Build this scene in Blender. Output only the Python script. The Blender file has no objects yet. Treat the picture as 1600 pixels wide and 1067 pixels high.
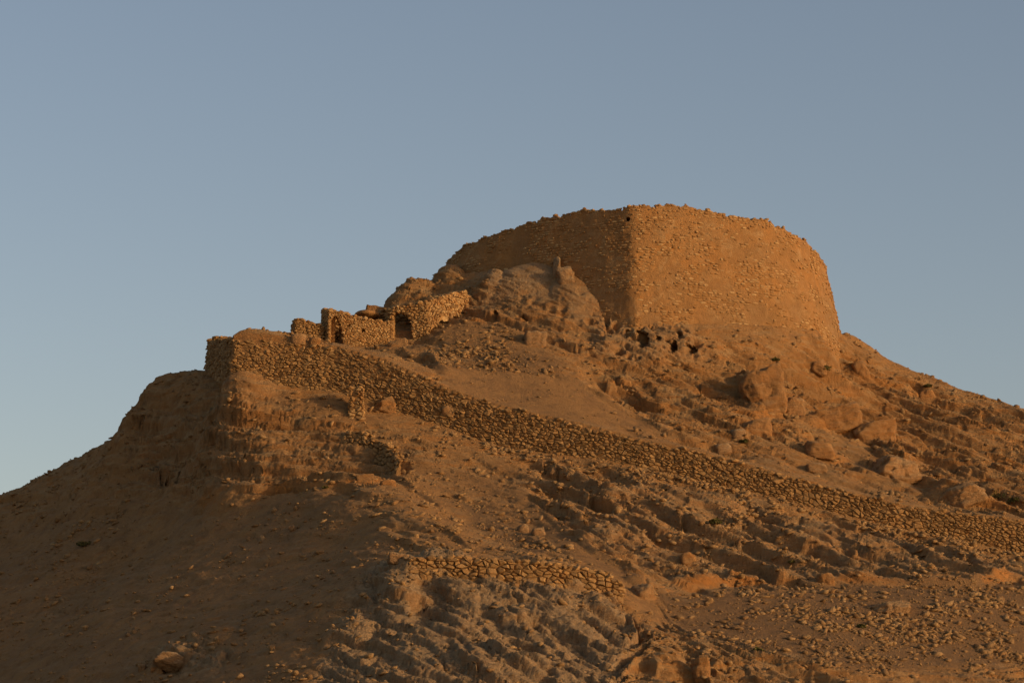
import bpy, math, random
import numpy as np
from mathutils import Vector
random.seed(7); np.random.seed(7)
sc = bpy.context.scene
COL = sc.collection
R = math.radians

# ------------------------------------------------------------------ camera
F = 4560.0                      # focal length in photograph pixels (1600 wide)
PITCH = R(10.4); CP, SP = math.cos(PITCH), math.sin(PITCH)
CAMZ = 1.7
cam = bpy.data.cameras.new('camera'); cam.sensor_width = 36; cam.lens = F / 1600 * 36
cam.clip_start = 0.5; cam.clip_end = 6000
co = bpy.data.objects.new('camera', cam); COL.objects.link(co)
co.location = (0, 0, CAMZ); co.rotation_euler = (R(90) + PITCH, 0, 0)
sc.camera = co

# ------------------------------------------------------------------ light
SUN_AZ, SUN_EL = 62.0, 8.3      # degrees to the right of straight behind the camera; elevation
az = R(SUN_AZ); el = R(SUN_EL)
sdir = Vector((math.sin(az) * math.cos(el), -math.cos(az) * math.cos(el), math.sin(el)))
sun = bpy.data.lights.new('sun', 'SUN'); sun.energy = 2.5; sun.angle = R(0.55); sun.color = (1.0, 0.70, 0.40)
so = bpy.data.objects.new('sun', sun); COL.objects.link(so)
so.rotation_euler = sdir.to_track_quat('Z', 'Y').to_euler(); so.location = (120, -60, 80)
world = bpy.data.worlds.new('World'); sc.world = world; world.use_nodes = True
wn = world.node_tree; bg = wn.nodes['Background']
sky = wn.nodes.new('ShaderNodeTexSky'); sky.sky_type = 'NISHITA'; sky.sun_disc = False
sky.sun_elevation = el
sky.sun_rotation = math.atan2(sdir.x, sdir.y)
sky.altitude = 1200; sky.air_density = 1.0; sky.dust_density = 4.0; sky.ozone_density = 1.0
wt_ = wn.nodes.new('ShaderNodeMix'); wt_.data_type = 'RGBA'; wt_.blend_type = 'MULTIPLY'; wt_.inputs[0].default_value = 1
wt_.inputs[7].default_value = (1.18, 1.0, .95, 1)      # dusty evening air, a little less green
wn.links.new(sky.outputs[0], wt_.inputs[6]); wn.links.new(wt_.outputs[2], bg.inputs[0]); bg.inputs[1].default_value = 0.15
sc.view_settings.view_transform = 'Standard'; sc.view_settings.look = 'None'
sc.view_settings.exposure = 0.0; sc.view_settings.gamma = 1; sc.view_settings.use_curve_mapping = False
sc.cycles.max_bounces = 4; sc.cycles.diffuse_bounces = 3

# ------------------------------------------------------------------ helpers
def ray(px, py):
    dx = (px - 800) / F; dv = (533.5 - py) / F
    return dx, CP - dv * SP, SP + dv * CP      # world direction
def at(px, py, Y):                              # photograph point on the vertical plane y = Y
    d = ray(px, py); t = Y / d[1]
    return (d[0] * t, Y, CAMZ + d[2] * t)

def interp(xs, ys):
    xs = np.array(xs, float); ys = np.array(ys, float)
    return lambda x: np.interp(x, xs, ys)

def _h(ix, iy, iz, s):
    with np.errstate(over='ignore'):
        h = (ix.astype(np.uint32) * np.uint32(374761393) + iy.astype(np.uint32) * np.uint32(668265263)
             + iz.astype(np.uint32) * np.uint32(2147483647 - 58) + np.uint32(s * 1013904223 & 0xffffffff))
        h = (h ^ (h >> np.uint32(13))) * np.uint32(1274126177)
        h = (h ^ (h >> np.uint32(16))) * np.uint32(2246822519)
        h = h ^ (h >> np.uint32(15))
    return h
def noise3(P, s=0):                             # gradient noise, about -1..1
    P = np.asarray(P, np.float32); I = np.floor(P).astype(np.int64); f = P - I
    w = f * f * f * (f * (f * 6 - 15) + 10)
    out = np.zeros(len(P), np.float32)
    for a in (0, 1):
        for b in (0, 1):
            for c in (0, 1):
                h = _h(I[:, 0] + a, I[:, 1] + b, I[:, 2] + c, s)
                gx = ((h & np.uint32(1023)).astype(np.float32) / 511.5 - 1)
                gy = (((h >> np.uint32(10)) & np.uint32(1023)).astype(np.float32) / 511.5 - 1)
                gz = (((h >> np.uint32(20)) & np.uint32(1023)).astype(np.float32) / 511.5 - 1)
                v = gx * (f[:, 0] - a) + gy * (f[:, 1] - b) + gz * (f[:, 2] - c)
                out += v * (w[:, 0] if a else 1 - w[:, 0]) * (w[:, 1] if b else 1 - w[:, 1]) * (w[:, 2] if c else 1 - w[:, 2])
    return out * 1.3
def fbm(P, o=4, s=0, g=0.5):
    r = 0; a = 1; k = 1.0; t = 0
    for i in range(o):
        r = r + a * noise3(P * k + 17.3 * i, s + i); t += a; a *= g; k *= 2.03
    return r / t
def ridged(P, o=4, s=0):
    r = 0; a = 1; k = 1.0; t = 0
    for i in range(o):
        r = r + a * (1 - np.abs(noise3(P * k + 9.1 * i, s + i)) * 2); t += a; a *= .5; k *= 2.1
    return r / t
def cells(P, s=0):
    """nearest two jittered cell centres: F1, F2, random of the nearest cell (3), offset to its centre"""
    P = np.asarray(P, np.float32); B = np.floor(P - .5).astype(np.int64)
    n = len(P); f1 = np.full(n, 9., np.float32); f2 = np.full(n, 9., np.float32)
    rnd = np.zeros((n, 3), np.float32); off = np.zeros((n, 3), np.float32)
    for a in (0, 1):
        for b in (0, 1):
            for c in (0, 1):
                ix, iy, iz = B[:, 0] + a, B[:, 1] + b, B[:, 2] + c
                h = _h(ix, iy, iz, s)
                j = np.stack([(h & np.uint32(1023)), (h >> np.uint32(10)) & np.uint32(1023), (h >> np.uint32(20)) & np.uint32(1023)], 1).astype(np.float32) / 1023
                q = np.stack([ix, iy, iz], 1).astype(np.float32) + .5 + (j - .5) * .75
                dv = P - q; d = np.sqrt((dv * dv).sum(1))
                h2 = _h(ix, iy, iz, s + 77)
                rr = np.stack([(h2 & np.uint32(1023)), (h2 >> np.uint32(10)) & np.uint32(1023), (h2 >> np.uint32(20)) & np.uint32(1023)], 1).astype(np.float32) / 511.5 - 1
                m = d < f1
                f2 = np.where(m, f1, np.minimum(f2, d)); f1 = np.where(m, d, f1)
                rnd[m] = rr[m]; off[m] = dv[m]
    return f1, f2, rnd, off
def sstep(a, b, x):
    t = np.clip((x - a) / (b - a), 0, 1); return t * t * (3 - 2 * t)

def mesh_obj(name, V, faces, mat, parent=None, attrs=None, smooth=False, mesh=None):
    """faces: (n,k) array or list of arrays / tuples"""
    me = bpy.data.meshes.new(name)
    V = np.asarray(V, np.float32)
    if isinstance(faces, np.ndarray):
        k = faces.shape[1]; nf = len(faces)
        me.vertices.add(len(V)); me.vertices.foreach_set('co', V.ravel())
        me.loops.add(nf * k); me.loops.foreach_set('vertex_index', faces.astype(np.int32).ravel())
        me.polygons.add(nf); me.polygons.foreach_set('loop_start', np.arange(0, nf * k, k, dtype=np.int32))
        me.update(calc_edges=True)
    else:
        me.from_pydata([tuple(map(float, v)) for v in V], [], faces); me.update()
    if attrs:
        for n, a in attrs.items():
            at_ = me.attributes.new(n, 'FLOAT', 'POINT'); at_.data.foreach_set('value', np.asarray(a, np.float32))
    if smooth: me.polygons.foreach_set('use_smooth', np.ones(len(me.polygons), bool))
    me.materials.append(mat)
    o = bpy.data.objects.new(name, me); COL.objects.link(o)
    if parent:
        o.parent = parent; o.matrix_parent_inverse = parent.matrix_world.inverted() if False else o.matrix_parent_inverse
    return o
def thing(name, label, cat, loc=(0, 0, 0), group=None):
    o = bpy.data.objects.new(name, None); COL.objects.link(o); o.location = loc
    o['label'] = label; o['category'] = cat; o.empty_display_size = .3
    if group: o['group'] = group
    return o
def tag(o, label, cat, group=None):
    o['label'] = label; o['category'] = cat
    if group: o['group'] = group
    return o

# ------------------------------------------------------------------ materials
def new_mat(name):
    m = bpy.data.materials.new(name); m.use_nodes = True; nt = m.node_tree
    b = nt.nodes['Principled BSDF']; b.inputs['Roughness'].default_value = .92
    b.inputs['Specular IOR Level'].default_value = .15
    return m, nt, b
def N(nt, t, **k):
    n = nt.nodes.new(t)
    for a, v in k.items(): setattr(n, a, v)
    return n
def tex_noise(nt, vec, scale, detail=6, rough=.6, dist=0):
    n = N(nt, 'ShaderNodeTexNoise'); n.inputs['Scale'].default_value = scale; n.inputs['Detail'].default_value = detail
    n.inputs['Roughness'].default_value = rough; n.inputs['Distortion'].default_value = dist
    nt.links.new(vec, n.inputs['Vector']); return n.outputs['Fac']
def mix(nt, fac, a, b, mode='MIX'):
    n = N(nt, 'ShaderNodeMix', data_type='RGBA', blend_type=mode)
    for i, v in ((0, fac), (6, a), (7, b)):
        if hasattr(v, 'links') or isinstance(v, bpy.types.NodeSocket): nt.links.new(v, n.inputs[i])
        elif isinstance(v, (int, float)): n.inputs[i].default_value = v
        else: n.inputs[i].default_value = (v[0] * 1.05, v[1], v[2] * .78, 1)
    return n.outputs[2]
def mr(nt, v, a, b, c=0., d=1.):
    n = N(nt, 'ShaderNodeMapRange'); nt.links.new(v, n.inputs[0])
    for i, x in enumerate((a, b, c, d)): n.inputs[i + 1].default_value = x
    return n.outputs[0]
def attr(nt, name):
    n = N(nt, 'ShaderNodeAttribute'); n.attribute_name = name; return n.outputs['Fac']
def math_(nt, op, a, b):
    n = N(nt, 'ShaderNodeMath', operation=op)
    for i, v in enumerate((a, b)):
        if isinstance(v, bpy.types.NodeSocket): nt.links.new(v, n.inputs[i])
        else: n.inputs[i].default_value = v
    return n.outputs[0]
def bump(nt, b, h, strength, dist):
    n = N(nt, 'ShaderNodeBump'); n.inputs['Strength'].default_value = strength; n.inputs['Distance'].default_value = dist
    nt.links.new(h, n.inputs['Height']); nt.links.new(n.outputs[0], b.inputs['Normal'])

SOIL = (.33, .178, .078); SOIL2 = (.27, .152, .073); OCHRE = (.36, .165, .055)
ROCK = (.36, .235, .13); GREY = (.26, .18, .115); VARN = (.15, .085, .045)

def terrain_mat():
    m, nt, b = new_mat('hillside_rock_and_soil')
    g = N(nt, 'ShaderNodeNewGeometry').outputs['Position']
    st = N(nt, 'ShaderNodeMapping'); st.inputs['Rotation'].default_value = (0, R(-24), 0); st.inputs['Scale'].default_value = (.35, .6, 2.2)
    nt.links.new(g, st.inputs[0]); sv = st.outputs[0]
    big = tex_noise(nt, g, .16, 4); mid = tex_noise(nt, g, 1.1, 6, .62); fine = tex_noise(nt, g, 7, 8, .7); grit = tex_noise(nt, g, 26, 4, .7)
    band = tex_noise(nt, sv, 1.3, 7, .65, .3)
    rock = attr(nt, 'rock'); grey = attr(nt, 'grey'); och = attr(nt, 'ochre')
    soil = mix(nt, mr(nt, big, .35, .65), SOIL, SOIL2)
    soil = mix(nt, mr(nt, fine, .45, .75, 0, .6), soil, (.38, .25, .14))
    soil = mix(nt, mr(nt, mid, .45, .68, 0, .75), soil, (.17, .10, .056))
    soil = mix(nt, mr(nt, tex_noise(nt, g, .45, 5, .65, .5), .5, .62, 0, .45), soil, (.20, .115, .062))
    soil = mix(nt, mr(nt, attr(nt, 'scree'), .45, .85, 0, .75), soil, (.17, .105, .062))
    rk = mix(nt, mr(nt, band, .35, .62), ROCK, OCHRE)
    rk = mix(nt, mr(nt, mid, .48, .7, 0, .75), rk, VARN)
    rk = mix(nt, mr(nt, fine, .5, .8, 0, .55), rk, (.44, .31, .19))
    rk = mix(nt, grey, rk, mix(nt, mr(nt, fine, .35, .7), (.25, .175, .12), (.42, .315, .22)))
    rk = mix(nt, och, rk, (.38, .155, .04))
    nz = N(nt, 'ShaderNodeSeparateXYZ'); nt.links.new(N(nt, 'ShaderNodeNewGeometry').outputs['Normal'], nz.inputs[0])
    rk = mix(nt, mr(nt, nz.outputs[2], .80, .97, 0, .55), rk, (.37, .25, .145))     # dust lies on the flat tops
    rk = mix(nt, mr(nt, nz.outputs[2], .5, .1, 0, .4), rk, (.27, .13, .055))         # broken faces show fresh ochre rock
    fac = mr(nt, math_(nt, 'ADD', rock, math_(nt, 'MULTIPLY', math_(nt, 'SUBTRACT', mid, .5), 1.2)), .2, .55)
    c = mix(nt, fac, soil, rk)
    cav = attr(nt, 'crack_and_shade')
    c = mix(nt, math_(nt, 'MULTIPLY', cav, .45), c, (.13, .075, .04))  # darkens crack lines, and paints shade into the cave hollows
    vl = N(nt, 'ShaderNodeTexVoronoi'); vl.inputs['Scale'].default_value = 9; nt.links.new(g, vl.inputs['Vector'])
    peb = mr(nt, vl.outputs['Distance'], .12, .3, 1, 0)
    c = mix(nt, math_(nt, 'MULTIPLY', peb, mr(nt, mid, .4, .65, 0, .45)), c, (.42, .30, .19))
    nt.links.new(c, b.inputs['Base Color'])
    hgt = math_(nt, 'ADD', math_(nt, 'MULTIPLY', band, mr(nt, rock, 0, 1, .1, .9)), math_(nt, 'ADD', math_(nt, 'MULTIPLY', fine, .55), math_(nt, 'MULTIPLY', grit, .22)))
    hgt = math_(nt, 'ADD', hgt, math_(nt, 'MULTIPLY', peb, .12))
    bump(nt, b, hgt, 1.0, .20)
    return m
def stone_mat(name, lo, hi, bscale=.03):
    m, nt, b = new_mat(name)
    g = N(nt, 'ShaderNodeNewGeometry').outputs['Position']
    t = attr(nt, 'tint'); fine = tex_noise(nt, g, 9, 6, .7); mid = tex_noise(nt, g, 2.2, 4)
    c = mix(nt, t, lo, hi)
    c = mix(nt, mr(nt, fine, .4, .75, 0, .6), c, tuple(x * .5 for x in lo))
    c = mix(nt, mr(nt, mid, .5, .7, 0, .35), c, (.36, .17, .06))
    nt.links.new(c, b.inputs['Base Color']); bump(nt, b, fine, .8, bscale)
    return m
def plaster_mat():
    m, nt, b = new_mat('mud_mortar')
    g = N(nt, 'ShaderNodeNewGeometry').outputs['Position']
    big = tex_noise(nt, g, .35, 5); mid = tex_noise(nt, g, 2.2, 6, .65); fine = tex_noise(nt, g, 11, 8, .7)
    c = mix(nt, mr(nt, big, .35, .65), (.34, .165, .06), (.26, .15, .075))
    c = mix(nt, mr(nt, tex_noise(nt, g, .8, 5, .7, 1.2), .52, .66, 0, .55), c, (.40, .27, .155))
    stk = N(nt, 'ShaderNodeMapping'); stk.inputs['Scale'].default_value = (1.1, 1.1, .12); nt.links.new(g, stk.inputs[0])
    c = mix(nt, mr(nt, tex_noise(nt, stk.outputs[0], 1.0, 5, .6), .5, .72, 0, .55), c, (.20, .115, .06))     # rain streaks
    c = mix(nt, mr(nt, tex_noise(nt, g, .55, 3, .5), .5, .62, 0, .4), c, (.23, .12, .05))
    c = mix(nt, mr(nt, mid, .5, .75, 0, .6), c, (.20, .11, .05))
    c = mix(nt, mr(nt, fine, .5, .8, 0, .5), c, (.42, .27, .14))
    nt.links.new(c, b.inputs['Base Color'])
    bump(nt, b, math_(nt, 'ADD', mid, math_(nt, 'MULTIPLY', fine, .7)), .9, .09)
    return m
M_TER = terrain_mat()
M_STONE = stone_mat('dry_stone', (.23, .135, .064), (.38, .235, .118))
M_TSTONE = stone_mat('tower_stone', (.28, .15, .065), (.46, .31, .17))
M_BOULDER = stone_mat('boulder_rock', (.21, .13, .072), (.36, .235, .13), .08)
M_CORE = stone_mat('wall_earth_core', (.23, .13, .06), (.28, .165, .08))
M_MUD = stone_mat('wall_mud_core', (.29, .165, .075), (.34, .20, .095))
M_PLAST = plaster_mat()
def leaf_mat():
    m, nt, b = new_mat('shrub_leaves')
    t = attr(nt, 'tint'); nt.links.new(mix(nt, t, (.055, .055, .02), (.13, .115, .04)), b.inputs['Base Color']); return m
M_LEAF = leaf_mat()
M_TWIG, _nt, _b = new_mat('twig'); _b.inputs['Base Color'].default_value = (.10, .065, .035, 1)

# ------------------------------------------------------------------ macro terrain
# long retaining wall: (px, py of its top edge, py of its foot, distance)
LW = [(358, 533, 592, 178.6), (430, 534, 606, 178.5), (520, 545, 614, 178.2), (600, 566, 640, 177.4), (700, 612, 672, 176.2),
      (800, 642, 704, 175.2), (900, 664, 716, 174.4), (1000, 690, 732, 173.7), (1100, 710, 756, 173.2), (1200, 737, 778, 172.7),
      (1300, 764, 802, 172.4), (1400, 788, 826, 172.1), (1500, 803, 845, 171.9), (1600, 813, 868, 171.8), (1760, 845, 905, 171.6)]
lwB = np.array([at(p, b, Y) for p, t, b, Y in LW]); lwT = np.array([at(p, t, Y + .35) for p, t, b, Y in LW])
def wall_y(x): return np.interp(x, lwB[:, 0], lwB[:, 1])
def wall_h(x): return np.interp(x, lwB[:, 0], lwT[:, 2] - lwB[:, 2] - .12)
CORNER = lwB[0, :2]; LBACK = np.array(at(322, 540, 191)[:2])
def wall_mask(x, y):
    """1 behind the retaining wall, 0 in front or to the left of it"""
    d1 = y - wall_y(x) - .22
    t = LBACK - CORNER; n = np.array([t[1], -t[0]]); n = n / np.linalg.norm(n)
    d2 = (x - CORNER[0]) * n[0] + (y - CORNER[1]) * n[1]
    d = np.minimum(d1, d2 - .15)
    fade = 1 - sstep(191, 199, y) * sstep(-14, -17, x)
    return np.clip(d / .16 + .5, 0, 1) * fade

CTRL = """0 772 200;60 745 198;120 715 196;165 690 194;205 640 192;240 592 190;298 585 187.5;326 586 186;-120 830 203
0 900 184;100 900 177;200 900 170;300 900 163.5;400 900 159.5;500 900 154;570 890 150.3;0 830 194;
100 800 189;200 800 181.5;300 800 174.5;400 800 169.5;480 800 166;-100 950 184;
0 1000 171;100 1000 163;200 1000 156.5;300 1000 150.5;400 1000 145.5;500 1000 141.5
0 1067 163;100 1067 154;200 1067 148;300 1067 142.5;400 1067 138.5;500 1067 135.5;600 1067 133.5
-100 1150 160;100 1180 144;300 1180 133;500 1180 127;700 1180 124;900 1180 126;1200 1180 127;1500 1180 130;1750 1180 132
250 650 187.5;250 720 184;300 650 183.6;300 700 181;300 760 177
350 600 178.4;400 650 176.4;390 700 174.4;400 745 172.2;480 640 176.8;480 700 174.5;490 742 171
500 755 168.5;560 765 165;620 795 160.6;680 830 156.2;740 862 152.8;560 700 173.6;570 740 170.5;640 740 170;700 780 167
640 850 154.8;560 830 160.5
700 740 171.5;760 790 166.5;800 850 158;750 820 163;830 780 167.5;900 842 158.5;960 890 153.5;1010 935 149.3;1030 965 147
900 780 166;960 830 161.5;1040 880 157;1000 800 165;1100 800 166
610 882 146.5;700 878 146.3;800 884 146.5;900 893 147;965 920 147.5
640 930 143.5;700 930 143.5;760 960 141.5;850 960 142;900 1000 139.5;700 1000 138.5;800 1067 134;900 1067 134.5;700 1067 133.5;560 960 143.5
1000 985 142;1100 1010 141;1200 1050 138.5;1060 1067 135.5;1300 1067 138;1000 1067 135
1100 950 149.5;1200 930 153;1300 920 155.5;1300 980 148;1400 1000 148;1500 950 154;1600 960 155.5;1600 1067 144.5;1450 1067 142
1100 900 156.5;1200 890 158;1300 885 159.6;1400 880 161.5;1500 885 161.8;1600 905 162
1200 830 165;1400 850 165.5;1700 960 157;1700 1067 147
400 527 187;455 520 189.5;355 530 188;375 532 184;430 531 184.5;400 530 182;470 533 183.5;500 543 184.2;520 541 185.4;607 546 184;640 534 186.3;600 520 187.5;560 515 188.5
540 500 192;590 486 193;605 474 195;665 535 184.8;700 540 184;700 500 188;740 482 190.2;740 440 194.5;690 434 198;640 440 196.5
700 420 199.5;770 416 196;820 409 195.4;870 407 194.6;915 430 192.3;935 468 190.8
800 500 187.3;800 560 182;740 560 182.3;800 615 177.8;700 580 179.3;640 560 181.5;880 540 184.5;880 620 178
980 490 189.8;1100 503 189.9;1200 510 191.3;1250 514 193;1285 516 195;1306 519 198.5;940 560 184.3;1000 555 185.8;1060 555 186.5
985 520 188;1100 560 187;1100 620 182.2;1100 680 176.5;1000 620 181;1000 670 175.8;1200 580 188.5;1200 640 183;1200 700 177
1307 517 203;1420 575 202;1500 607 201;1550 625 200;1600 637 199;1750 692 197;1900 760 195
1300 570 196;1300 620 190;1300 680 183.3;1300 740 175.5;1450 640 193;1450 700 186;1450 775 175
1600 700 190;1600 780 176;1700 780 181"""
pts = []
for l in CTRL.replace('\n', ';').split(';'):
    if l.strip():
        a, b_, c = map(float, l.split()); pts.append(at(a, b_, c))
# behind the skyline the hill falls away
for a, b_, c in ((0, 772, 200), (120, 715, 196), (205, 640, 192), (298, 585, 187.5), (355, 530, 188), (455, 520, 189.5), (605, 474, 195), (1420, 575, 202), (1600, 637, 199), (1750, 692, 197), (1900, 760, 195)):
    x, y, z = at(a, b_, c)
    pts.append((x, y + 6, z - .8)); pts.append((x * 1.02, y + 18, z - 7))
for a in range(0, 360, 30):
    pts.append((8.5 + 12 * math.sin(R(a)), 205 + 10 * math.cos(R(a)), 39.5 if a not in (150, 180, 210) else 39.6)) if a in (0, 30, 60, 330, 300) else None
pts += [(8, 228, 33), (-12, 222, 31), (30, 225, 29), (-60, 205, 8), (-62, 170, 3), (-45, 190, 15), (-50, 150, 3), (-30, 110, 1), (0, 100, 1), (30, 104, 1), (55, 140, 8), (60, 170, 15), (62, 205, 20), (60, 235, 15), (0, 250, 18), (-45, 230, 12)]
pts = np.array(pts)
lwin = np.array([at(p, b, Y) for p, t, b, Y in LW[:-1]]); pts = np.vstack([pts, lwin - [0, .25, 0]])
zz = pts[:, 2] - wall_h(pts[:, 0]) * wall_mask(pts[:, 0], pts[:, 1])
def tps(d2): return .5 * d2 * np.log(d2 + 1e-9)
n = len(pts); A = np.zeros((n + 3, n + 3)); XY = pts[:, :2] / 10
D = ((XY[:, None] - XY[None]) ** 2).sum(2); A[:n, :n] = tps(D) + np.eye(n) * .004
A[:n, n] = 1; A[:n, n + 1:] = XY; A[n, :n] = 1; A[n + 1:, :n] = XY.T
W = np.linalg.solve(A, np.concatenate([zz, [0, 0, 0]]))
def rbf(x, y):
    q = np.stack([x.ravel(), y.ravel()], 1) / 10; out = np.empty(len(q))
    for i in range(0, len(q), 20000):
        s = q[i:i + 20000]; d = ((s[:, None] - XY[None]) ** 2).sum(2)
        out[i:i + 20000] = tps(d) @ W[:n] + W[n] + s @ W[n + 1:]
    return out.reshape(x.shape)
def grade(a, b, step0, g, mx, sign):
    r = [a]; s = step0
    while (r[-1] - b) * sign < 0: r.append(r[-1] + sign * s); s = min(s * g, mx)
    return r
XI = list(np.arange(-36, 38.5, .075)); YI = list(np.arange(132, 206, .105))
gx = np.array(grade(-36, -200, .1, 1.09, 8, -1)[:0:-1] + XI + grade(XI[-1], 200, .1, 1.09, 8, 1)[1:])
gy = np.array(grade(132, 60, .12, 1.1, 6, -1)[:0:-1] + YI + grade(YI[-1], 380, .12, 1.09, 8, 1)[1:])
# coarse evaluation of the smooth part, then bilinear
cx = np.arange(-70, 70.1, .5); cy = np.arange(95, 262, .5)
CXX, CYY = np.meshgrid(cx, cy); CZ = rbf(CXX, CYY)
cone = 41 - .43 * np.sqrt((CXX - 8) ** 2 + ((CYY - 200) * .95) ** 2)
edge = sstep(0, 1, np.maximum(np.maximum((np.abs(CXX) - 48) / 18, (CYY - 222) / 28), (118 - CYY) / 18))
CZ = CZ * (1 - edge) + cone * edge
def bil(x, y):
    fx = np.clip((x - cx[0]) / .5, 0, len(cx) - 1.001); fy = np.clip((y - cy[0]) / .5, 0, len(cy) - 1.001)
    i = fx.astype(int); j = fy.astype(int); u = fx - i; v = fy - j
    return (CZ[j, i] * (1 - u) + CZ[j, i + 1] * u) * (1 - v) + (CZ[j + 1, i] * (1 - u) + CZ[j + 1, i + 1] * u) * v
GX, GY = np.meshgrid(gx, gy); GZ = bil(GX, GY)
far = sstep(0, 1, np.maximum(np.maximum((np.abs(GX) - 60) / 10, (GY - 252) / 8), (103 - GY) / 8))
GZ = GZ * (1 - far) + (41 - .43 * np.sqrt((GX - 8) ** 2 + ((GY - 200) * .95) ** 2)) * far
GZ = GZ + wall_h(GX) * wall_mask(GX, GY)

zs_x = np.array([at(p, b, Y)[0] for p, b, Y in ((1240, 517, 203), (1307, 517, 203), (1420, 575, 202), (1500, 607, 201), (1550, 625, 200), (1600, 637, 199), (1750, 692, 197), (1900, 760, 195))])
zs_z = np.array([at(p, b, Y)[2] for p, b, Y in ((1240, 513, 203), (1307, 517, 203), (1420, 575, 202), (1500, 607, 201), (1550, 625, 200), (1600, 637, 199), (1750, 692, 197), (1900, 760, 195))])
crest = np.interp(GX, zs_x, zs_z) + .02 - np.maximum(0, GY - 203) * .12
m_ = (GY > 196) & (GX > zs_x[0]); GZ = np.where(m_, np.minimum(GZ, crest), GZ)
_r = np.hypot(GX - 8.5, GY - 203); capz = 38.9 + 3.6 * sstep(6.5, 1.0, GX) + 1.0 * sstep(8, 20, GX)
GZ = np.where((_r < 13.6) & (GX < 22), np.minimum(GZ, capz), GZ)
GZ = np.where((_r < 16.5) & (GX > 11) & (GY < 204), np.minimum(GZ, 37.85 + np.maximum(GY - 191.3, 0) * .13 + np.maximum(_r - 15, 0) * -.3), GZ)
def sampler(Z):
    def f(x, y):
        x = np.atleast_1d(np.asarray(x, float)); y = np.atleast_1d(np.asarray(y, float))
        i = np.clip(np.searchsorted(gx, x) - 1, 0, len(gx) - 2); j = np.clip(np.searchsorted(gy, y) - 1, 0, len(gy) - 2)
        u = (x - gx[i]) / (gx[i + 1] - gx[i]); v = (y - gy[j]) / (gy[j + 1] - gy[j])
        return (Z[j, i] * (1 - u) + Z[j, i + 1] * u) * (1 - v) + (Z[j + 1, i] * (1 - u) + Z[j + 1, i + 1] * u) * v
    return f
height = sampler(GZ)
_Y = np.arange(110, 215, .1)
def hit(px, py, dy=0):
    d = ray(px, py); t = _Y / d[1]; z = CAMZ + d[2] * t; h = height(d[0] * t, _Y)
    k = np.nonzero(h >= z)[0]
    if len(k) == 0:
        k0 = int(np.argmax(h - z))
    else:
        k0 = int(k[0])
    Y = _Y[k0] + dy
    t = Y / d[1]; return np.array([d[0] * t, Y, float(height(d[0] * t, Y)[0])])

def seg_dist(X, Y, pl):
    """signed distance to a plan polyline, + on its far (uphill) side, and t along it"""
    best = np.full(X.shape, 1e9); sg = np.ones(X.shape); tt = np.zeros(X.shape)
    L = np.concatenate([[0], np.cumsum(np.linalg.norm(np.diff(pl, axis=0), axis=1))])
    for k in range(len(pl) - 1):
        a, b = pl[k], pl[k + 1]; v = b - a; ll = (v * v).sum() + 1e-9
        u = np.clip(((X - a[0]) * v[0] + (Y - a[1]) * v[1]) / ll, 0, 1)
        dx = X - a[0] - u * v[0]; dy = Y - a[1] - u * v[1]; d = np.sqrt(dx * dx + dy * dy)
        m = d < best
        best = np.where(m, d, best); cr = v[0] * dy - v[1] * dx
        sg = np.where(m, np.where(cr >= 0, 1, -1), sg); tt = np.where(m, (L[k] + u * math.sqrt(ll)) / L[-1], tt)
    return best * sg, tt
def window(pl, m):
    i0, i1 = np.searchsorted(gx, [pl[:, 0].min() - m, pl[:, 0].max() + m]); j0, j1 = np.searchsorted(gy, [pl[:, 1].min() - m, pl[:, 1].max() + m])
    return slice(max(j0, 0), j1), slice(max(i0, 0), i1)
OCH = np.zeros_like(GZ)
def ledge(pp, h, up=1.2, dn=.8, share=.6, soft=.10, och=0.0, seed=0):
    """a rock step following the photographed line pp: ground above it raised, ground below lowered"""
    pl = np.array([hit(*p)[:2] for p in pp])
    if pl[0, 0] > pl[-1, 0]: pl = pl[::-1]
    w = window(pl, max(up, dn) * 4)
    X, Y = GX[w], GY[w]
    wob = .30 * fbm(np.stack([X.ravel() * .45, Y.ravel() * .45, X.ravel() * 0 + seed], 1), 2, seed + 3).reshape(X.shape)
    soft = max(soft, .42 * h); s, t = seg_dist(X, Y, pl); s = s + wob * min(1, h)
    env = sstep(0, .18, t) * sstep(1, .82, t)
    hh = h * env * (.8 + .6 * fbm(np.stack([X.ravel() * .5, Y.ravel() * .5, X.ravel() * 0 + 5], 1), 2, seed + 9).reshape(X.shape))
    up_p = share * np.exp(-np.maximum(s, 0) / up); dn_p = -(1 - share) * np.exp(-np.maximum(-s, 0) / dn)
    k = np.clip(s / soft * .5 + .5, 0, 1)
    GZ[w] += hh * (up_p * k + dn_p * (1 - k))
    if och: OCH[w] = np.maximum(OCH[w], och * np.exp(-(s / .35) ** 2) * env)
def mound(px, py, rx, ry, h, p=2.0, Y=None):
    c = np.array(at(px, py, Y)[:2]) if Y else hit(px, py)[:2]
    w = window(np.array([c - [rx, ry], c + [rx, ry]]), 1)
    q = ((np.abs(GX[w] - c[0]) / rx) ** 2 + (np.abs(GY[w] - c[1]) / ry) ** 2)
    GZ[w] += h * np.clip(1 - q, 0, 1) ** (1 / p * 1.5)

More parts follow.
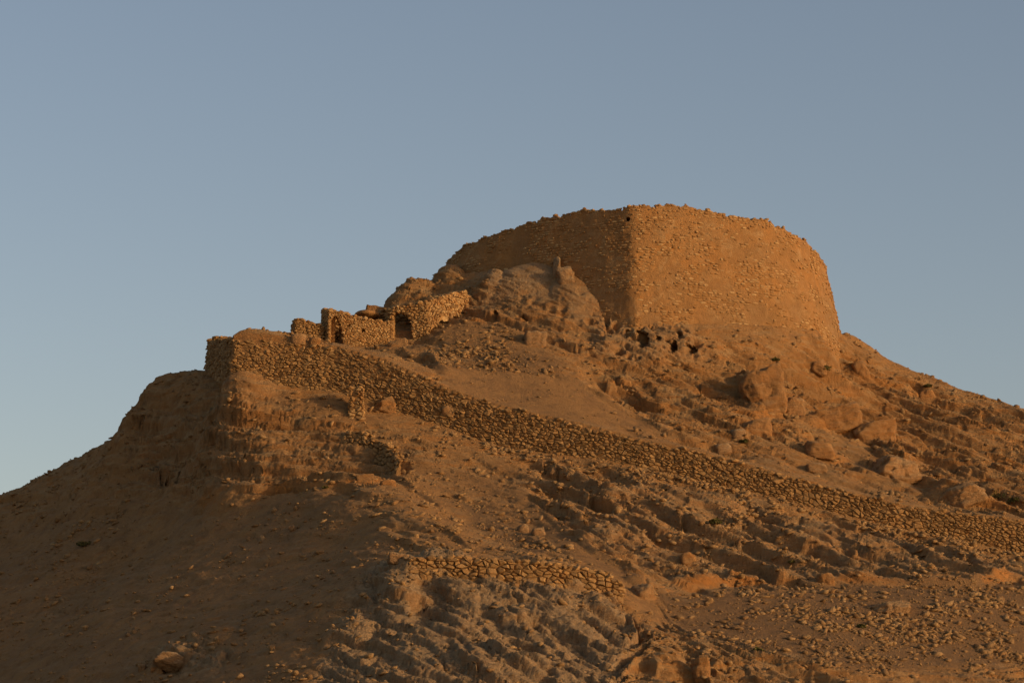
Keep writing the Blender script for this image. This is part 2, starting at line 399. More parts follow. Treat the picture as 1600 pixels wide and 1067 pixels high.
# mounds (rounded rock masses) and hollows
mound(1192, 615, 1.7, 2.4, 1.1); mound(1400, 715, 1.4, 1.6, 1.1); mound(1500, 775, 2.2, 1.4, .7)
mound(820, 440, 3.6, 1.6, .9); mound(905, 455, 2.0, 1.6, 1.0); mound(755, 445, 1.3, 1.4, .7)
mound(640, 455, 1.8, 1.6, .5); mound(700, 432, 1.2, 2.0, .8)
mound(620, 915, 1.1, 3.2, .6); mound(668, 935, .9, 2.4, -.55); mound(720, 945, 1.0, 2.8, .3)
mound(780, 1030, 2.4, 2.6, .5); mound(540, 990, 1.4, 2.5, .6); mound(1010, 915, 1.2, 1.0, .5)
mound(300, 1010, 2.2, 2.0, .5); mound(1075, 1052, 1.0, .9, -1.1)
LEDGES = [([(843, 506), (898, 540), (960, 585), (1000, 600)], .55, .8, .5, 0), ([(900, 598), (987, 648), (1044, 676), (1120, 700)], .5, .9, .4, 0),
    ([(955, 588), (985, 602), (1010, 628), (1050, 640)], 1.0, 1.0, .6, .5), ([(1085, 640), (1125, 664), (1165, 685)], 1.5, 1.2, .8, .4),
    ([(1130, 632), (1180, 652), (1230, 640)], 1.0, 1.0, .6, .5), ([(1225, 655), (1306, 668), (1360, 685), (1405, 700), (1455, 703)], 1.2, 1.2, .8, .3),
    ([(1240, 700), (1300, 715), (1330, 712)], .6, .8, .8, .6), ([(1330, 735), (1385, 752), (1420, 758)], .9, 1.2, .8, 0), ([(1425, 735), (1471, 761), (1553, 786), (1630, 800)], 1.2, 1.2, 1, .4),
    ([(1330, 578), (1370, 592), (1420, 602)], .6, .8, .6, .3), ([(1440, 640), (1520, 662), (1600, 690)], .6, .8, .6, .3), ([(1480, 690), (1560, 715), (1640, 740)], .7, .9, .6, .4),
    ([(1220, 560), (1290, 590), (1340, 600)], .5, .8, .6, .2), ([(1010, 578), (1060, 590), (1120, 605)], .6, .8, .6, .3), ([(1260, 625), (1340, 640), (1420, 665)], .5, .8, .6, .2),
    ([(1040, 908), (1075, 912), (1169, 901), (1260, 905)], 1.0, 1.4, .8, .8), ([(1270, 900), (1356, 906), (1450, 912), (1521, 917), (1560, 900), (1600, 893)], .9, 1.2, .8, .8),
    ([(920, 755), (945, 775), (965, 793)], 1.0, 1.0, .6, .5), ([(832, 776), (860, 800), (892, 832), (930, 862), (975, 885), (1016, 905)], .9, 1.6, .7, .5),
    ([(1100, 760), (1180, 785), (1300, 825), (1400, 850)], .25, .8, .5, 0), ([(1150, 835), (1280, 845), (1400, 862)], .35, .9, .6, .2), ([(960, 820), (1040, 850), (1120, 870)], .5, .9, .6, .2),
    ([(385, 750), (430, 753), (475, 757), (555, 752), (612, 738)], 1.3, 1.3, .9, .9), ([(300, 788), (350, 783), (395, 775), (425, 765)], 1.1, 1.4, .9, .8),
    ([(412, 708), (440, 716), (500, 722), (560, 735)], .8, .8, .5, .2), ([(348, 630), (380, 640), (420, 645), (475, 648)], .7, 1.1, .8, .5),
    ([(415, 670), (480, 680), (540, 690)], .6, .8, .5, 0), ([(480, 655), (520, 665), (560, 672)], .4, .7, .5, .3), ([(215, 655), (250, 640), (330, 650)], .9, 1, .9, 0), ([(230, 715), (300, 705), (370, 712)], .7, 1, .8, 0), ([(205, 790), (140, 800), (60, 812)], .3, 1, .7, 0),
    ([(600, 735), (650, 765), (700, 800)], .3, .7, .5, .2), ([(640, 800), (700, 830), (760, 862)], .25, .5, .5, 0),
    ([(664, 545), (678, 572), (700, 590)], .9, .9, .6, .2), ([(700, 560), (780, 575), (900, 585)], .35, .6, .6, .1),
    ([(925, 545), (985, 560), (1030, 566), (1080, 562), (1115, 566)], 2.6, 1.8, .7, .1), ([(720, 500), (770, 492), (830, 500)], .8, .9, .5, .5), ([(745, 452), (830, 457), (900, 452)], .4, .8, .5, 0),
    ([(1030, 1050), (1060, 1032), (1105, 1030), (1120, 1055)], 1.0, .8, .7, 0), ([(630, 982), (720, 985), (790, 990), (830, 1003)], .7, .8, .8, 0), ([(560, 945), (640, 958), (690, 975)], .6, .6, .6, 0),
    ([(870, 930), (930, 945), (1000, 975), (1080, 1000)], .35, .6, .5, 0), ([(240, 1020), (300, 1042), (360, 1030)], .6, .8, .7, 0), ([(610, 880), (700, 890), (800, 897), (900, 908), (968, 930)], .5, 2.2, .6, 0),
    ([(690, 435), (640, 452), (606, 476)], 1.0, 1.6, 1.0, 0)]
for i, (pp, h, up, dn, oc) in enumerate(LEDGES): ledge(pp, h, up, dn, och=oc, seed=i)

# masks
HM = height
def poly_mask(pp, soft=1.0):
    P = np.array([hit(*p)[:2] for p in pp]); w = window(P, soft * 2 + .5); X, Y = GX[w], GY[w]
    ins = np.zeros(X.shape, bool); best = np.full(X.shape, 1e9)
    for k in range(len(P)):
        a, b = P[k], P[(k + 1) % len(P)]; v = b - a; ll = (v * v).sum() + 1e-9
        c = ((a[1] > Y) != (b[1] > Y)) & (X < (b[0] - a[0]) * (Y - a[1]) / (b[1] - a[1] + 1e-12) + a[0]); ins ^= c
        u = np.clip(((X - a[0]) * v[0] + (Y - a[1]) * v[1]) / ll, 0, 1)
        best = np.minimum(best, np.hypot(X - a[0] - u * v[0], Y - a[1] - u * v[1]))
    s = np.where(ins, best, -best)
    nz = fbm(np.stack([X.ravel() * .6, Y.ravel() * .6, X.ravel() * 0], 1), 3, 31).reshape(X.shape)
    return w, sstep(-soft, soft, s + nz * soft * 1.4)
ROCKM = np.full_like(GZ, .45); GREYM = np.zeros_like(GZ); RUB = np.full_like(GZ, .12); STR = np.full_like(GZ, .5); TAF = np.zeros_like(GZ)
def paint(pp, soft=1.0, rock=None, grey=None, rub=None, strata=None, taf=None):
    w, m = poly_mask(pp, soft)
    for arr, v in ((ROCKM, rock), (GREYM, grey), (RUB, rub), (STR, strata), (TAF, taf)):
        if v is not None: arr[w] = arr[w] * (1 - m) + v * m
paint([(960, 520), (1300, 530), (1420, 585), (1640, 655), (1640, 800), (1500, 800), (1250, 735), (1060, 680), (900, 600)], 1, rock=.8, strata=1, rub=.12)
paint([(980, 490), (1280, 518), (1250, 545), (1100, 540), (1000, 505)], .6, rock=.4, rub=.3, strata=.3)
paint([(1200, 690), (1330, 690), (1430, 730), (1520, 800), (1300, 757), (1150, 715)], .8, rock=.45, strata=.5, rub=.1)
paint([(830, 716), (1100, 762), (1600, 872), (1640, 900), (1300, 900), (1040, 905), (920, 850), (850, 790)], 1, rock=.75, strata=1.0, grey=.25, rub=.25)
paint([(900, 590), (1050, 680), (900, 664), (700, 606), (680, 565), (760, 570)], .7, rock=.08, strata=.1, rub=.05)
paint([(740, 500), (880, 560), (870, 580), (690, 545), (690, 510)], .7, rock=.2, rub=.3, strata=.2)
paint([(700, 415), (930, 405), (960, 480), (940, 560), (860, 530), (740, 495)], .7, rock=.85, strata=.25, grey=.1, taf=.25, rub=.05)
paint([(750, 418), (800, 404), (870, 404), (885, 440), (870, 462), (760, 462)], .5, rock=.5, strata=.0, grey=.7, taf=.0, rub=.02)
paint([(880, 450), (925, 430), (945, 475), (900, 500)], .4, rock=.6, strata=.1, grey=.4, taf=.3, rub=.02)
paint([(925, 485), (1060, 495), (1120, 560), (1000, 568), (925, 545)], .5, rock=.9, strata=.1, taf=1, grey=.3, rub=0)
paint([(590, 440), (740, 425), (740, 500), (660, 470)], .7, rock=.8, strata=.4)
paint([(815, 765), (900, 835), (1030, 940), (1040, 975), (960, 925), (880, 860), (780, 780)], .5, rock=.04, strata=.05, rub=.03)
paint([(640, 720), (760, 740), (820, 780), (900, 860), (740, 862), (620, 790), (560, 765)], .8, rock=.3, strata=.5, rub=.3)
paint([(710, 775), (760, 790), (860, 850), (840, 862), (740, 820)], .4, rock=.2, rub=.9)
paint([(840, 740), (900, 760), (900, 800), (850, 780)], .4, rub=.8)
paint([(1030, 925), (1300, 915), (1620, 915), (1620, 1040), (1330, 1045), (1150, 1010), (1050, 980)], .8, rock=.12, rub=.8, strata=.2, grey=.6)
paint([(960, 940), (1040, 975), (1330, 1050), (1330, 1100), (980, 1100), (880, 1000)], .8, rock=.6, strata=.9, rub=.2)
paint([(590, 880), (960, 935), (1010, 985), (950, 1090), (470, 1100), (540, 950)], .6, rock=.95, grey=.75, strata=.35, rub=.12)
paint([(-60, 800), (200, 780), (300, 790), (480, 768), (560, 780), (700, 868), (600, 872), (530, 950), (470, 1100), (-60, 1100)], .8, rock=.26, strata=.3, rub=.12)
paint([(200, 600), (350, 592), (480, 640), (640, 700), (620, 742), (500, 757), (320, 785), (230, 740)], .6, rock=.92, strata=.7, grey=.15, rub=.08)
paint([(480, 622), (560, 640), (600, 660), (500, 650), (420, 612)], .5, rock=.12, strata=.2, rub=.08)
paint([(350, 532), (362, 518), (470, 512), (505, 536), (430, 533)], .4, rock=.85, rub=.9, strata=.6)
paint([(680, 540), (780, 552), (900, 568), (905, 592), (780, 582), (690, 566)], .4, rub=1.0)
paint([(240, 1000), (360, 1010), (340, 1050), (250, 1045)], .5, rock=.9, grey=.5)

def blur(Z, k):
    for ax in (0, 1):
        c = np.cumsum(np.concatenate([np.repeat(np.take(Z, [0], ax), k + 1, ax), Z, np.repeat(np.take(Z, [-1], ax), k, ax)], ax), axis=ax)
        n_ = Z.shape[ax]; Z = (np.take(c, range(2 * k + 1, 2 * k + 1 + n_), ax) - np.take(c, range(0, n_), ax)) / (2 * k + 1)
    return Z
m_ = (GX > CORNER[0] - 1) & (GX < -11.3) & (GY > 179) & (GY < 193) & (wall_mask(GX, GY) > .5)
ROCKM[m_] = .9; RUB[m_] = .9; STR[m_] = .8
capt = at(400, 521, 187)[2] + (GX + 16.5) * .22 - .15 + .5 * fbm(np.stack([GX.ravel() * 1.3, GY.ravel() * 1.3, GX.ravel() * 0], 1), 4, 71).reshape(GX.shape)
GZ[m_] = np.minimum(GZ, capt)[m_]
# bedding: the rock breaks into ledges whose tops follow the dipping beds
_xs = np.linspace(-210, 210, 841); _dip = np.tan(np.radians(8 + 19 * sstep(-13, 1, _xs))); _g = np.cumsum(_dip) * .5; _g -= np.interp(0, _xs, _g)
def bed(x): return np.interp(x, _xs, _g)
MZ = blur(blur(GZ, 4), 4)
MNX = -np.gradient(MZ, gx, axis=1); MNY = -np.gradient(MZ, gy, axis=0)          # smooth normals, used to displace
wi = window(np.array([[-36.5, 129], [39.5, 209]]), 0)
def terrace(X, Y, Z, rockm, strm, greym):
    sh = X.shape; PP = np.stack([X.ravel(), Y.ravel(), Z.ravel()], 1)
    DL = np.stack([PP[:, 0] / 3.6, PP[:, 1] / 2.4, PP[:, 2] / 3.0], 1) + .3 * np.stack([noise3(PP / 1.5, 601), noise3(PP / 1.5, 602), noise3(PP / 1.5, 603)], 1)
    bf1, bf2, brr, bof = cells(DL, 610)
    warp = .9 * fbm(PP / 9, 2, 611) + .05 * noise3(PP / 1.8, 612) + .17 * brr[:, 0]
    gr = greym.ravel()
    bb = (Z.ravel() + bed(X.ravel())) + warp + gr * (X.ravel() + 6) * .35 * (Y.ravel() < 152)
    rkm = np.clip(rockm.ravel() * 1.25 - .1, 0, 1); stm = strm.ravel()
    wallfar = 1 - np.exp(-np.maximum(0, np.abs(Y.ravel() - wall_y(X.ravel()) - .3) - .3) / .5) * (X.ravel() > CORNER[0] - .5)
    towfar = sstep(14.0, 16.0, np.hypot(X.ravel() - 8.5, Y.ravel() - 203))
    add = np.zeros(len(PP))
    for lam, kk, rw, s_ in ((1.7, .80, .17, 620), (.75, .80, .22, 630), (.34, .45, .3, 640)):
        ph = bb / lam + .30 * noise3(np.stack([PP[:, 0] / 5, PP[:, 1] / 3, bb / 2], 1) / lam, s_); fr = ph - np.floor(ph)
        st = np.where(fr < 1 - rw, 0, (fr - (1 - rw)) / rw); st = st * st * (3 - 2 * st)
        pres = sstep(-.35, .15, noise3(np.stack([PP[:, 0] / 7.0, PP[:, 1] / 3.0, bb * .7], 1) / max(.55, lam / 1.3), s_ + 1))
        add += kk * lam * (st - fr) * pres
    return (add * rkm * (1 - .4 * gr) * (.35 + .65 * stm) * wallfar * towfar).reshape(sh)
ROUGH = GZ.copy(); ROUGH[wi] += terrace(GX[wi], GY[wi], GZ[wi], ROCKM[wi], STR[wi], blur(GREYM, 6)[wi])
HZ = ROUGH; height = sampler(HZ)

# final surface: displace along the normal
# slide the rows of each column so that cliffs and ledge faces get as many faces as the flats
j0, j1 = np.searchsorted(gy, [130, 207]); ys = gy[j0:j1]
GREYS = blur(GREYM, 6)
dz_ = np.abs(np.diff(ROUGH[j0:j1], axis=0)); dz_ = blur(dz_, 1); _c = np.cumsum(np.pad(dz_, ((0, 0), (8, 7)), mode='edge'), axis=1); dz_ = (_c[:, 15:] - np.concatenate([np.zeros((len(_c), 1)), _c[:, :-15]], 1)[:, :_c.shape[1] - 15]) / 15; dz_ = dz_[:, :GZ.shape[1]]; dy_ = np.diff(ys)[:, None]
ds_ = np.sqrt(.45 * dy_ ** 2 + 1.5 * dz_ ** 2); cs_ = np.vstack([np.zeros((1, ds_.shape[1])), np.cumsum(ds_, axis=0)])
NG = {'y': np.empty((j1 - j0, len(gx)))}
tgt = np.linspace(0, 1, j1 - j0)
far_w = sstep(36, 60, np.abs(gx))
for i in range(len(gx)):
    yn = np.interp(tgt * cs_[-1, i], cs_[:, i], ys); NG['y'][:, i] = yn * (1 - far_w[i]) + ys * far_w[i]
for A_ in (GZ, GREYS, ROCKM, GREYM, RUB, STR, TAF, OCH, MNX, MNY):
    for i in range(len(gx)): A_[j0:j1, i] = np.interp(NG['y'][:, i], ys, A_[j0:j1, i].copy())
GY = GY.copy(); GY[j0:j1] = NG['y']
GZ[wi] += terrace(GX[wi], GY[wi], GZ[wi], ROCKM[wi], STR[wi], GREYS[wi])
NV = np.stack([MNX, MNY, np.ones_like(GZ)], 2); NV /= np.linalg.norm(NV, axis=2, keepdims=True)
PT = np.stack([GX, GY, GZ], 2).reshape(-1, 3); NVf = NV.reshape(-1, 3)
rock = ROCKM.ravel(); stv = STR.ravel(); taf = TAF.ravel()
rock = np.clip(rock + .35 * fbm(PT / 2.2, 3, 91) * (rock > .15), 0, 1).astype(np.float32)
nearg = (PT[:, 0] > -37) & (PT[:, 0] < 40) & (PT[:, 1] > 128) & (PT[:, 1] < 210)
wallzone = np.exp(-np.maximum(0, np.abs(PT[:, 1] - wall_y(PT[:, 0]) - .3) - .4) / .5) * (PT[:, 0] > CORNER[0] - .5)
d = np.zeros(len(PT), np.float32); crack_and_shade = np.zeros(len(PT), np.float32)
Q = PT[nearg].astype(np.float32); gm = GREYM.ravel()[nearg]; rk = rock[nearg]; sv = stv[nearg]; tf = taf[nearg]
def disp():
    a = R(24); e1 = np.array([math.cos(a), 0, -math.sin(a)]); e3 = np.array([math.sin(a), .25, math.cos(a)])
    warp = fbm(Q / 3.0, 3, 11)
    S1 = Q @ e1; S3 = (Q[:, 2] + bed(Q[:, 0])) * .93 + warp * .5
    B = np.stack([S1, Q[:, 1], S3], 1).astype(np.float32)
    o = .16 * fbm(Q / 3.5, 3, 1) * (.5 + rk)
    o += .045 * fbm(Q / .6, 4, 5) + (.5 + rk) * .05 * np.abs(fbm(Q / np.array([1.4, 1.2, .5], np.float32), 4, 7))
    o += rk * .10 * (ridged(B / np.array([7, 2.4, .40], np.float32), 4, 21) - .35)
    ck = np.zeros(len(Q), np.float32)
    for sc_, amp, s in (((5.0, 2.2, .60), .12, 41), ((2.6, 1.2, .28), .09, 51), ((1.2, .6, .15), .055, 61), ((.55, .3, .10), .03, 66)):
        C = B / np.array(sc_, np.float32) + .18 * np.stack([noise3(Q * 1.3 / sc_[1], s + 1)] * 3, 1)
        f1, f2, rr, of = cells(C, s)
        e = f2 - f1; g = np.clip(1 - e / .16, 0, 1)
        o += rk * amp * (1 + .25 * gm) * (.55 * rr[:, 0] + 1.1 * (rr * of).sum(1) - .5 * g)
        ck = np.maximum(ck, g * rk * (.4 + amp * 2))
    # thin bedding ledges: slow rise, sharp undercut
    for lam, amp, s in ((.60, .17, 71), (.26, .08, 75)):
        ph = S3 / lam + .7 * noise3(B / np.array([7 * lam, 4 * lam, 3 * lam], np.float32), s)
        fr = ph - np.floor(ph)
        saw = np.where(fr < .78, 1 - fr / .78, (fr - .78) / .22)
        pres = .15 + .85 * sstep(-.2, .2, noise3(B / np.array([4.5, 2.2, .8], np.float32) / max(lam, .6), s + 1))
        o += amp * sv * np.clip(rk * 1.3, 0, 1) * (saw - .5) * pres
    # rills running down the shaded left slope
    lf = sstep(.35, .12, rk) * sstep(-2, -7, Q[:, 0] - (Q[:, 1] - 150) * -.25)
    qa = Q[:, 0] * .67 - Q[:, 1] * .74; pa = Q[:, 0] * .74 + Q[:, 1] * .67
    rl_ = noise3(np.stack([qa / 1.5, pa / 9, qa * 0], 1), 95) + .5 * noise3(np.stack([qa / .6, pa / 5, qa * 0 + 3], 1), 96)
    o += lf * (.08 * rl_ + .10 * fbm(Q / 3.0, 2, 98) + .20 * fbm(Q / np.array([1.1, 1.1, .5], np.float32), 4, 97))
    # wind-hollowed pits
    m = tf > .05
    if m.any():
        Qm = Q[m] * np.array([1, .8, .75], np.float32)
        for sc_, dep, s in ((.95, .75, 81), (.45, .32, 85)):
            f1, f2, rr, of = cells(Qm / sc_, s)
            pit = sstep(.42, .16, f1) * (rr[:, 1] > -.35)
            o[m] -= dep * tf[m] * pit
    return o, ck
dd, ckk = disp()
d[nearg] = dd; crack_and_shade[nearg] = ckk
d *= (1 - .92 * wallzone)
d = np.where(nearg, d, .3 * fbm(PT / 6, 3, 1))
TW_C = (8.75, 203.0)
tw_r = np.hypot(PT[:, 0] - TW_C[0], PT[:, 1] - TW_C[1])
d *= np.clip((tw_r - 12) / 3, .25, 1)
FP = (PT + NVf * d[:, None]).astype(np.float32)
def cave(px, py, w, h, depth):
    c = hit(px, py); s_ = c[1] / F; c = np.array(at(px, py, c[1]))
    q = ((FP[:, 0] - c[0]) / (w * s_ / 2)) ** 2 + ((FP[:, 2] - c[2]) / (h * s_ / 2)) ** 2
    m = (q < 1.5) & (np.abs(FP[:, 1] - c[1]) < 2.5)
    q[m] += .9 * noise3(FP[m] * 2.6, 88) + .3; k = sstep(1.4, .6, q[m]) * depth; FP[m, 1] += k; FP[m, 0] += .25 * k; crack_and_shade[m] = np.maximum(crack_and_shade[m], sstep(1.4, .7, q[m]) * .8)  # pushes the hollow in and paints its shade into the colour mask
for cv in ((1003, 530, 20, 36, 1.3), (1052, 541, 13, 26, 1.2), (947, 498, 10, 36, 1.1), (1078, 544, 22, 18, .9), (980, 520, 12, 14, .7), (1028, 528, 9, 11, .5), (818, 500, 12, 16, .6), (772, 492, 12, 18, .6), (1016, 512, 8, 9, .5), (1062, 522, 9, 10, .5)):
    cave(*cv)
ny, nx = GZ.shape
idx = np.arange(ny * nx).reshape(ny, nx)
quads = np.stack([idx[:-1, :-1], idx[:-1, 1:], idx[1:, 1:], idx[1:, :-1]], 2).reshape(-1, 4)
hill = mesh_obj('hillside', FP, quads, M_TER, attrs={'rock': rock, 'grey': GREYM.ravel(), 'ochre': OCH.ravel(), 'crack_and_shade': crack_and_shade, 'scree': RUB.ravel()}, smooth=False)
hill['kind'] = 'structure'
g = mesh_obj('desert_plain', [(-4000, -4000, 0), (4000, -4000, 0), (4000, 4000, 0), (-4000, 4000, 0)], np.array([[0, 1, 2, 3]]), M_TER)
g['kind'] = 'structure'
# ------------------------------------------------------------------ masonry
def clip_poly(P, nx_, ny_, c):
    out = []; n_ = len(P)
    for i in range(n_):
        a = P[i]; b = P[(i + 1) % n_]; da = nx_ * a[0] + ny_ * a[1] - c; db = nx_ * b[0] + ny_ * b[1] - c
        if da <= 0: out.append(a)
        if (da < 0) != (db < 0) and da != db:
            t = da / (da - db); out.append((a[0] + (b[0] - a[0]) * t, a[1] + (b[1] - a[1]) * t))
    return out
def voronoi(L, H, su, sv, rng, drop=.14, jit=.46):
    """irregular close-fitting cells over [0,L] x [0,H(u)]"""
    asp = su / sv; nu = int(L / su) + 3; nv = int(max(H(u) for u in np.linspace(0, L, 200)) / sv) + 4
    S = {}
    for j in range(-1, nv):
        for i in range(-1, nu):
            if rng.random() < drop: continue
            S[i, j] = ((i + .5 * (j & 1) + .25 + rng.uniform(-jit, jit)) * su, (j + .5 + rng.uniform(-jit, jit)) * sv * asp)
    out = []
    for (i, j), s in S.items():
        u, v = s[0], s[1] / asp
        if not (-.05 < u < L + .05) or v < -.12 or v > H(u) - sv * .25: continue
        P = [(s[0] - su * 2, s[1] - su * 2), (s[0] + su * 2, s[1] - su * 2), (s[0] + su * 2, s[1] + su * 2), (s[0] - su * 2, s[1] + su * 2)]
        for b in range(-2, 3):
            for a in range(-2, 3):
                q = S.get((i + a, j + b))
                if q is None or (a == 0 and b == 0): continue
                dx, dy = q[0] - s[0], q[1] - s[1]
                P = clip_poly(P, dx, dy, (q[0] ** 2 + q[1] ** 2 - s[0] ** 2 - s[1] ** 2) / 2)
        if len(P) >= 3: out.append([(p[0], p[1] / asp) for p in P])
    return out
def stone_geo(P, rng, gap, proud, bulge):
    gap *= rng.uniform(.7, 1.7)
    """one wall stone from its outline: local (u, v, out) vertices and faces"""
    n_ = len(P); cu = sum(p[0] for p in P) / n_; cv = sum(p[1] for p in P) / n_
    ext = max(1e-3, min(max(p[0] for p in P) - min(p[0] for p in P), max(p[1] for p in P) - min(p[1] for p in P)))
    k = max(.45, 1 - gap / ext * 2); tu, tv = rng.uniform(-.4, .4), rng.uniform(-.45, .3)
    V = []; pr = proud * rng.uniform(-.7, 1.0)
    for f, o in ((k, -.14), (k, pr), (k * rng.uniform(.5, .72), pr + bulge * rng.uniform(.7, 1.8))):
        for p in P:
            a, b = (p[0] - cu) * f, (p[1] - cv) * f
            j = rng.uniform(-.012, .012)
            V.append((cu + a + j, cv + b + j, o + (tu * a + tv * b if o > -.1 else 0) + (rng.uniform(-.018, .018) if o > -.1 else 0)))
    Fc = []
    for r in (0, 1):
        for i in range(n_):
            i2 = (i + 1) % n_; Fc.append((r * n_ + i, r * n_ + i2, (r + 1) * n_ + i2, (r + 1) * n_ + i))
    Fc.append(tuple(range(2 * n_, 3 * n_)))
    return V, Fc
ICO_V = None
def ico(sub):
    import bmesh
    bm = bmesh.new(); bmesh.ops.create_icosphere(bm, subdivisions=sub, radius=1)
    V = np.array([v.co[:] for v in bm.verts]); Fc = np.array([[v.index for v in f.verts] for f in bm.faces]); bm.free(); return V, Fc
ICO = {k: ico(k) for k in (1, 2, 3, 4, 5)}
def rnd_rot(rng, flat=1.0):
    a = rng.uniform(0, 2 * math.pi); b = rng.gauss(0, .35) * flat; c = rng.gauss(0, .35) * flat
    ca, sa, cb, sb, cc, s_c = math.cos(a), math.sin(a), math.cos(b), math.sin(b), math.cos(c), math.sin(c)
    return np.array([[ca, -sa, 0], [sa, ca, 0], [0, 0, 1]]) @ np.array([[1, 0, 0], [0, cb, -sb], [0, sb, cb]]) @ np.array([[cc, 0, s_c], [0, 1, 0], [-s_c, 0, cc]])
class Acc:
    def __init__(s): s.V = []; s.F = []; s.T = []; s.n = 0
    def add(s, V, Fc, t):
        s.V.extend(V); s.F.extend([tuple(i + s.n for i in f) for f in Fc]); s.T.extend([t] * len(V)); s.n += len(V)
    def build(s, name, mat, parent): return mesh_obj(name, s.V, s.F, mat, parent, {'tint': s.T})

class Path:
    def __init__(s, P):
        s.P = np.array(P, float); s.L = np.concatenate([[0], np.cumsum(np.linalg.norm(np.diff(s.P[:, :2], axis=0), axis=1))]); s.len = s.L[-1]
    def xy(s, u): return np.array([np.interp(u, s.L, s.P[:, 0]), np.interp(u, s.L, s.P[:, 1])])
    def n(s, u, e=.25):
        a = s.xy(max(0, u - e)); b = s.xy(min(s.len, u + e)); t = b - a; t /= np.linalg.norm(t) + 1e-9
        return np.array([t[1], -t[0]])
    def u_at(s, px):
        us = np.linspace(0, s.len, 400); X = np.interp(us, s.L, s.P[:, 0]); Y = np.interp(us, s.L, s.P[:, 1])
        return us[int(np.argmin(np.abs(X / Y - (px - 800) / F / CP)))]

def masonry(root, wname, path, zb, zt, thick=.5, su=.42, sv=.29, seed=1, nparts=300, openings=(), gap=.022, proud=.05, bulge=.045,
            batter=.0, cap=True, mat=None, drop=.14, jag=.10, du=.14, core=None, rec=.10):
    """a stone wall: a part (its earth core) that carries its stones; zb, zt give foot and top along u"""
    rng = random.Random(seed); mat = mat or M_STONE; L = path.len
    def inside(u, z):
        return any(o(u, z) for o in openings)
    org = np.array([*path.xy(0), zb(0)]) - np.array(root.location)
    # core
    nu = max(4, int(L / du)); hmax = max(zt(u) - zb(u) for u in np.linspace(0, L, 60)); nr = max(4, int(hmax / du))
    us = np.linspace(0, L, nu + 1); V = []
    for layer in (0, 1):
        for i, u in enumerate(us):
            p = path.xy(u); nn = path.n(u); top = zt(u) - .07 + jag * (noise3(np.array([[u * 1.3, seed, 0.]]), seed)[0])
            for j in range(nr + 1):
                z = zb(u) - .25 + (top - zb(u) + .25) * j / nr
                o = -rec - batter * (z - zb(u)) if layer == 0 else -thick - batter * 0
                o += .02 * math.sin(u * 9 + j * 2.1)
                V.append((p[0] + nn[0] * o, p[1] + nn[1] * o, z))
    V = np.array(V); id_ = lambda l, i, j: l * (nu + 1) * (nr + 1) + i * (nr + 1) + j
    keep = {}
    for i in range(nu):
        for j in range(nr):
            q = V[id_(0, i, j)]; q2 = V[id_(0, i + 1, j + 1)]
            keep[i, j] = not inside((us[i] + us[i + 1]) / 2, (q[2] + q2[2]) / 2)
    Fc = []
    for (i, j), k in keep.items():
        if not k: continue
        Fc.append((id_(0, i, j), id_(0, i + 1, j), id_(0, i + 1, j + 1), id_(0, i, j + 1)))
        Fc.append((id_(1, i, j), id_(1, i, j + 1), id_(1, i + 1, j + 1), id_(1, i + 1, j)))
        for (a, b, e1, e2) in ((i - 1, j, (i, j), (i, j + 1)), (i + 1, j, (i + 1, j + 1), (i + 1, j)), (i, j - 1, (i + 1, j), (i, j)), (i, j + 1, (i, j + 1), (i + 1, j + 1))):
            if not keep.get((a, b), False):
                Fc.append((id_(0, *e1), id_(0, *e2), id_(1, *e2), id_(1, *e1)))
    V = V - np.array(root.location)
    wall = mesh_obj(wname, V, Fc, core or M_CORE, root, {'tint': [rng.random() for _ in range(len(V))]})
    # stones
    cells_ = voronoi(L, lambda u: max(0, zt(min(max(u, 0), L)) - zb(min(max(u, 0), L)) + jag * .8 * noise3(np.array([[u * 1.3, seed, 0.]]), seed)[0]), su, sv, rng, drop)
    items = []
    for P in cells_:
        cu = sum(p[0] for p in P) / len(P); cv = sum(p[1] for p in P) / len(P); uu = min(max(cu, 0), L)
        if inside(cu, zb(uu) + cv): continue
        area = abs(sum(P[i][0] * P[(i + 1) % len(P)][1] - P[(i + 1) % len(P)][0] * P[i][1] for i in range(len(P)))) / 2
        v, f = stone_geo(P, rng, gap, proud, bulge)
        W = []
        for (a, b, o) in v:
            ua = min(max(a, 0), L); p = path.xy(ua); nn = path.n(ua); t = np.array([-nn[1], nn[0]]); o2 = o - batter * b
            W.append((p[0] + nn[0] * o2 + t[0] * (a - ua), p[1] + nn[1] * o2 + t[1] * (a - ua), zb(ua) + b))
        items.append((area, np.array(W), f, rng.random() ** 1.2))
    if cap:
        u = .1
        while u < L:
            p = path.xy(u); nn = path.n(u); s = rng.uniform(.11, .24)
            top = zt(u) + jag * (noise3(np.array([[u * 1.3, seed, 0.]]), seed)[0])
            if not inside(u, top):
                for q in range(2 if thick > .35 else 1):
                    o = -rng.uniform(.0, .18) - q * rng.uniform(.2, thick - .1) - batter * (top - zb(u))
                    Vv = ICO[1][0] * (1 + np.array([[rng.uniform(-.22, .22)] for _ in range(len(ICO[1][0]))]))
                    Vv = (Vv * [s * 1.35, s, s * .62]) @ rnd_rot(rng, .6).T + [p[0] + nn[0] * o, p[1] + nn[1] * o, top - s * .15]
                    items.append((s * s * 1.6, Vv, [tuple(x) for x in ICO[1][1]], rng.random()))
            u += s * rng.uniform(1.4, 2.8)
    items.sort(key=lambda x: -x[0])
    for ar, v, f, t in items[:nparts]:
        c = v.mean(0); o = mesh_obj('stone', v - c, f, mat, wall, {'tint': [t] * len(v)}); o.location = c - np.array(root.location)
    rest = Acc(); rl = np.array(root.location)
    for ar, v, f, t in items[nparts:]: rest.add([tuple(x) for x in (v - rl)], f, t)
    if rest.n:
        o = rest.build('small_stones', mat, wall); o['kind'] = 'stuff'
    return wall
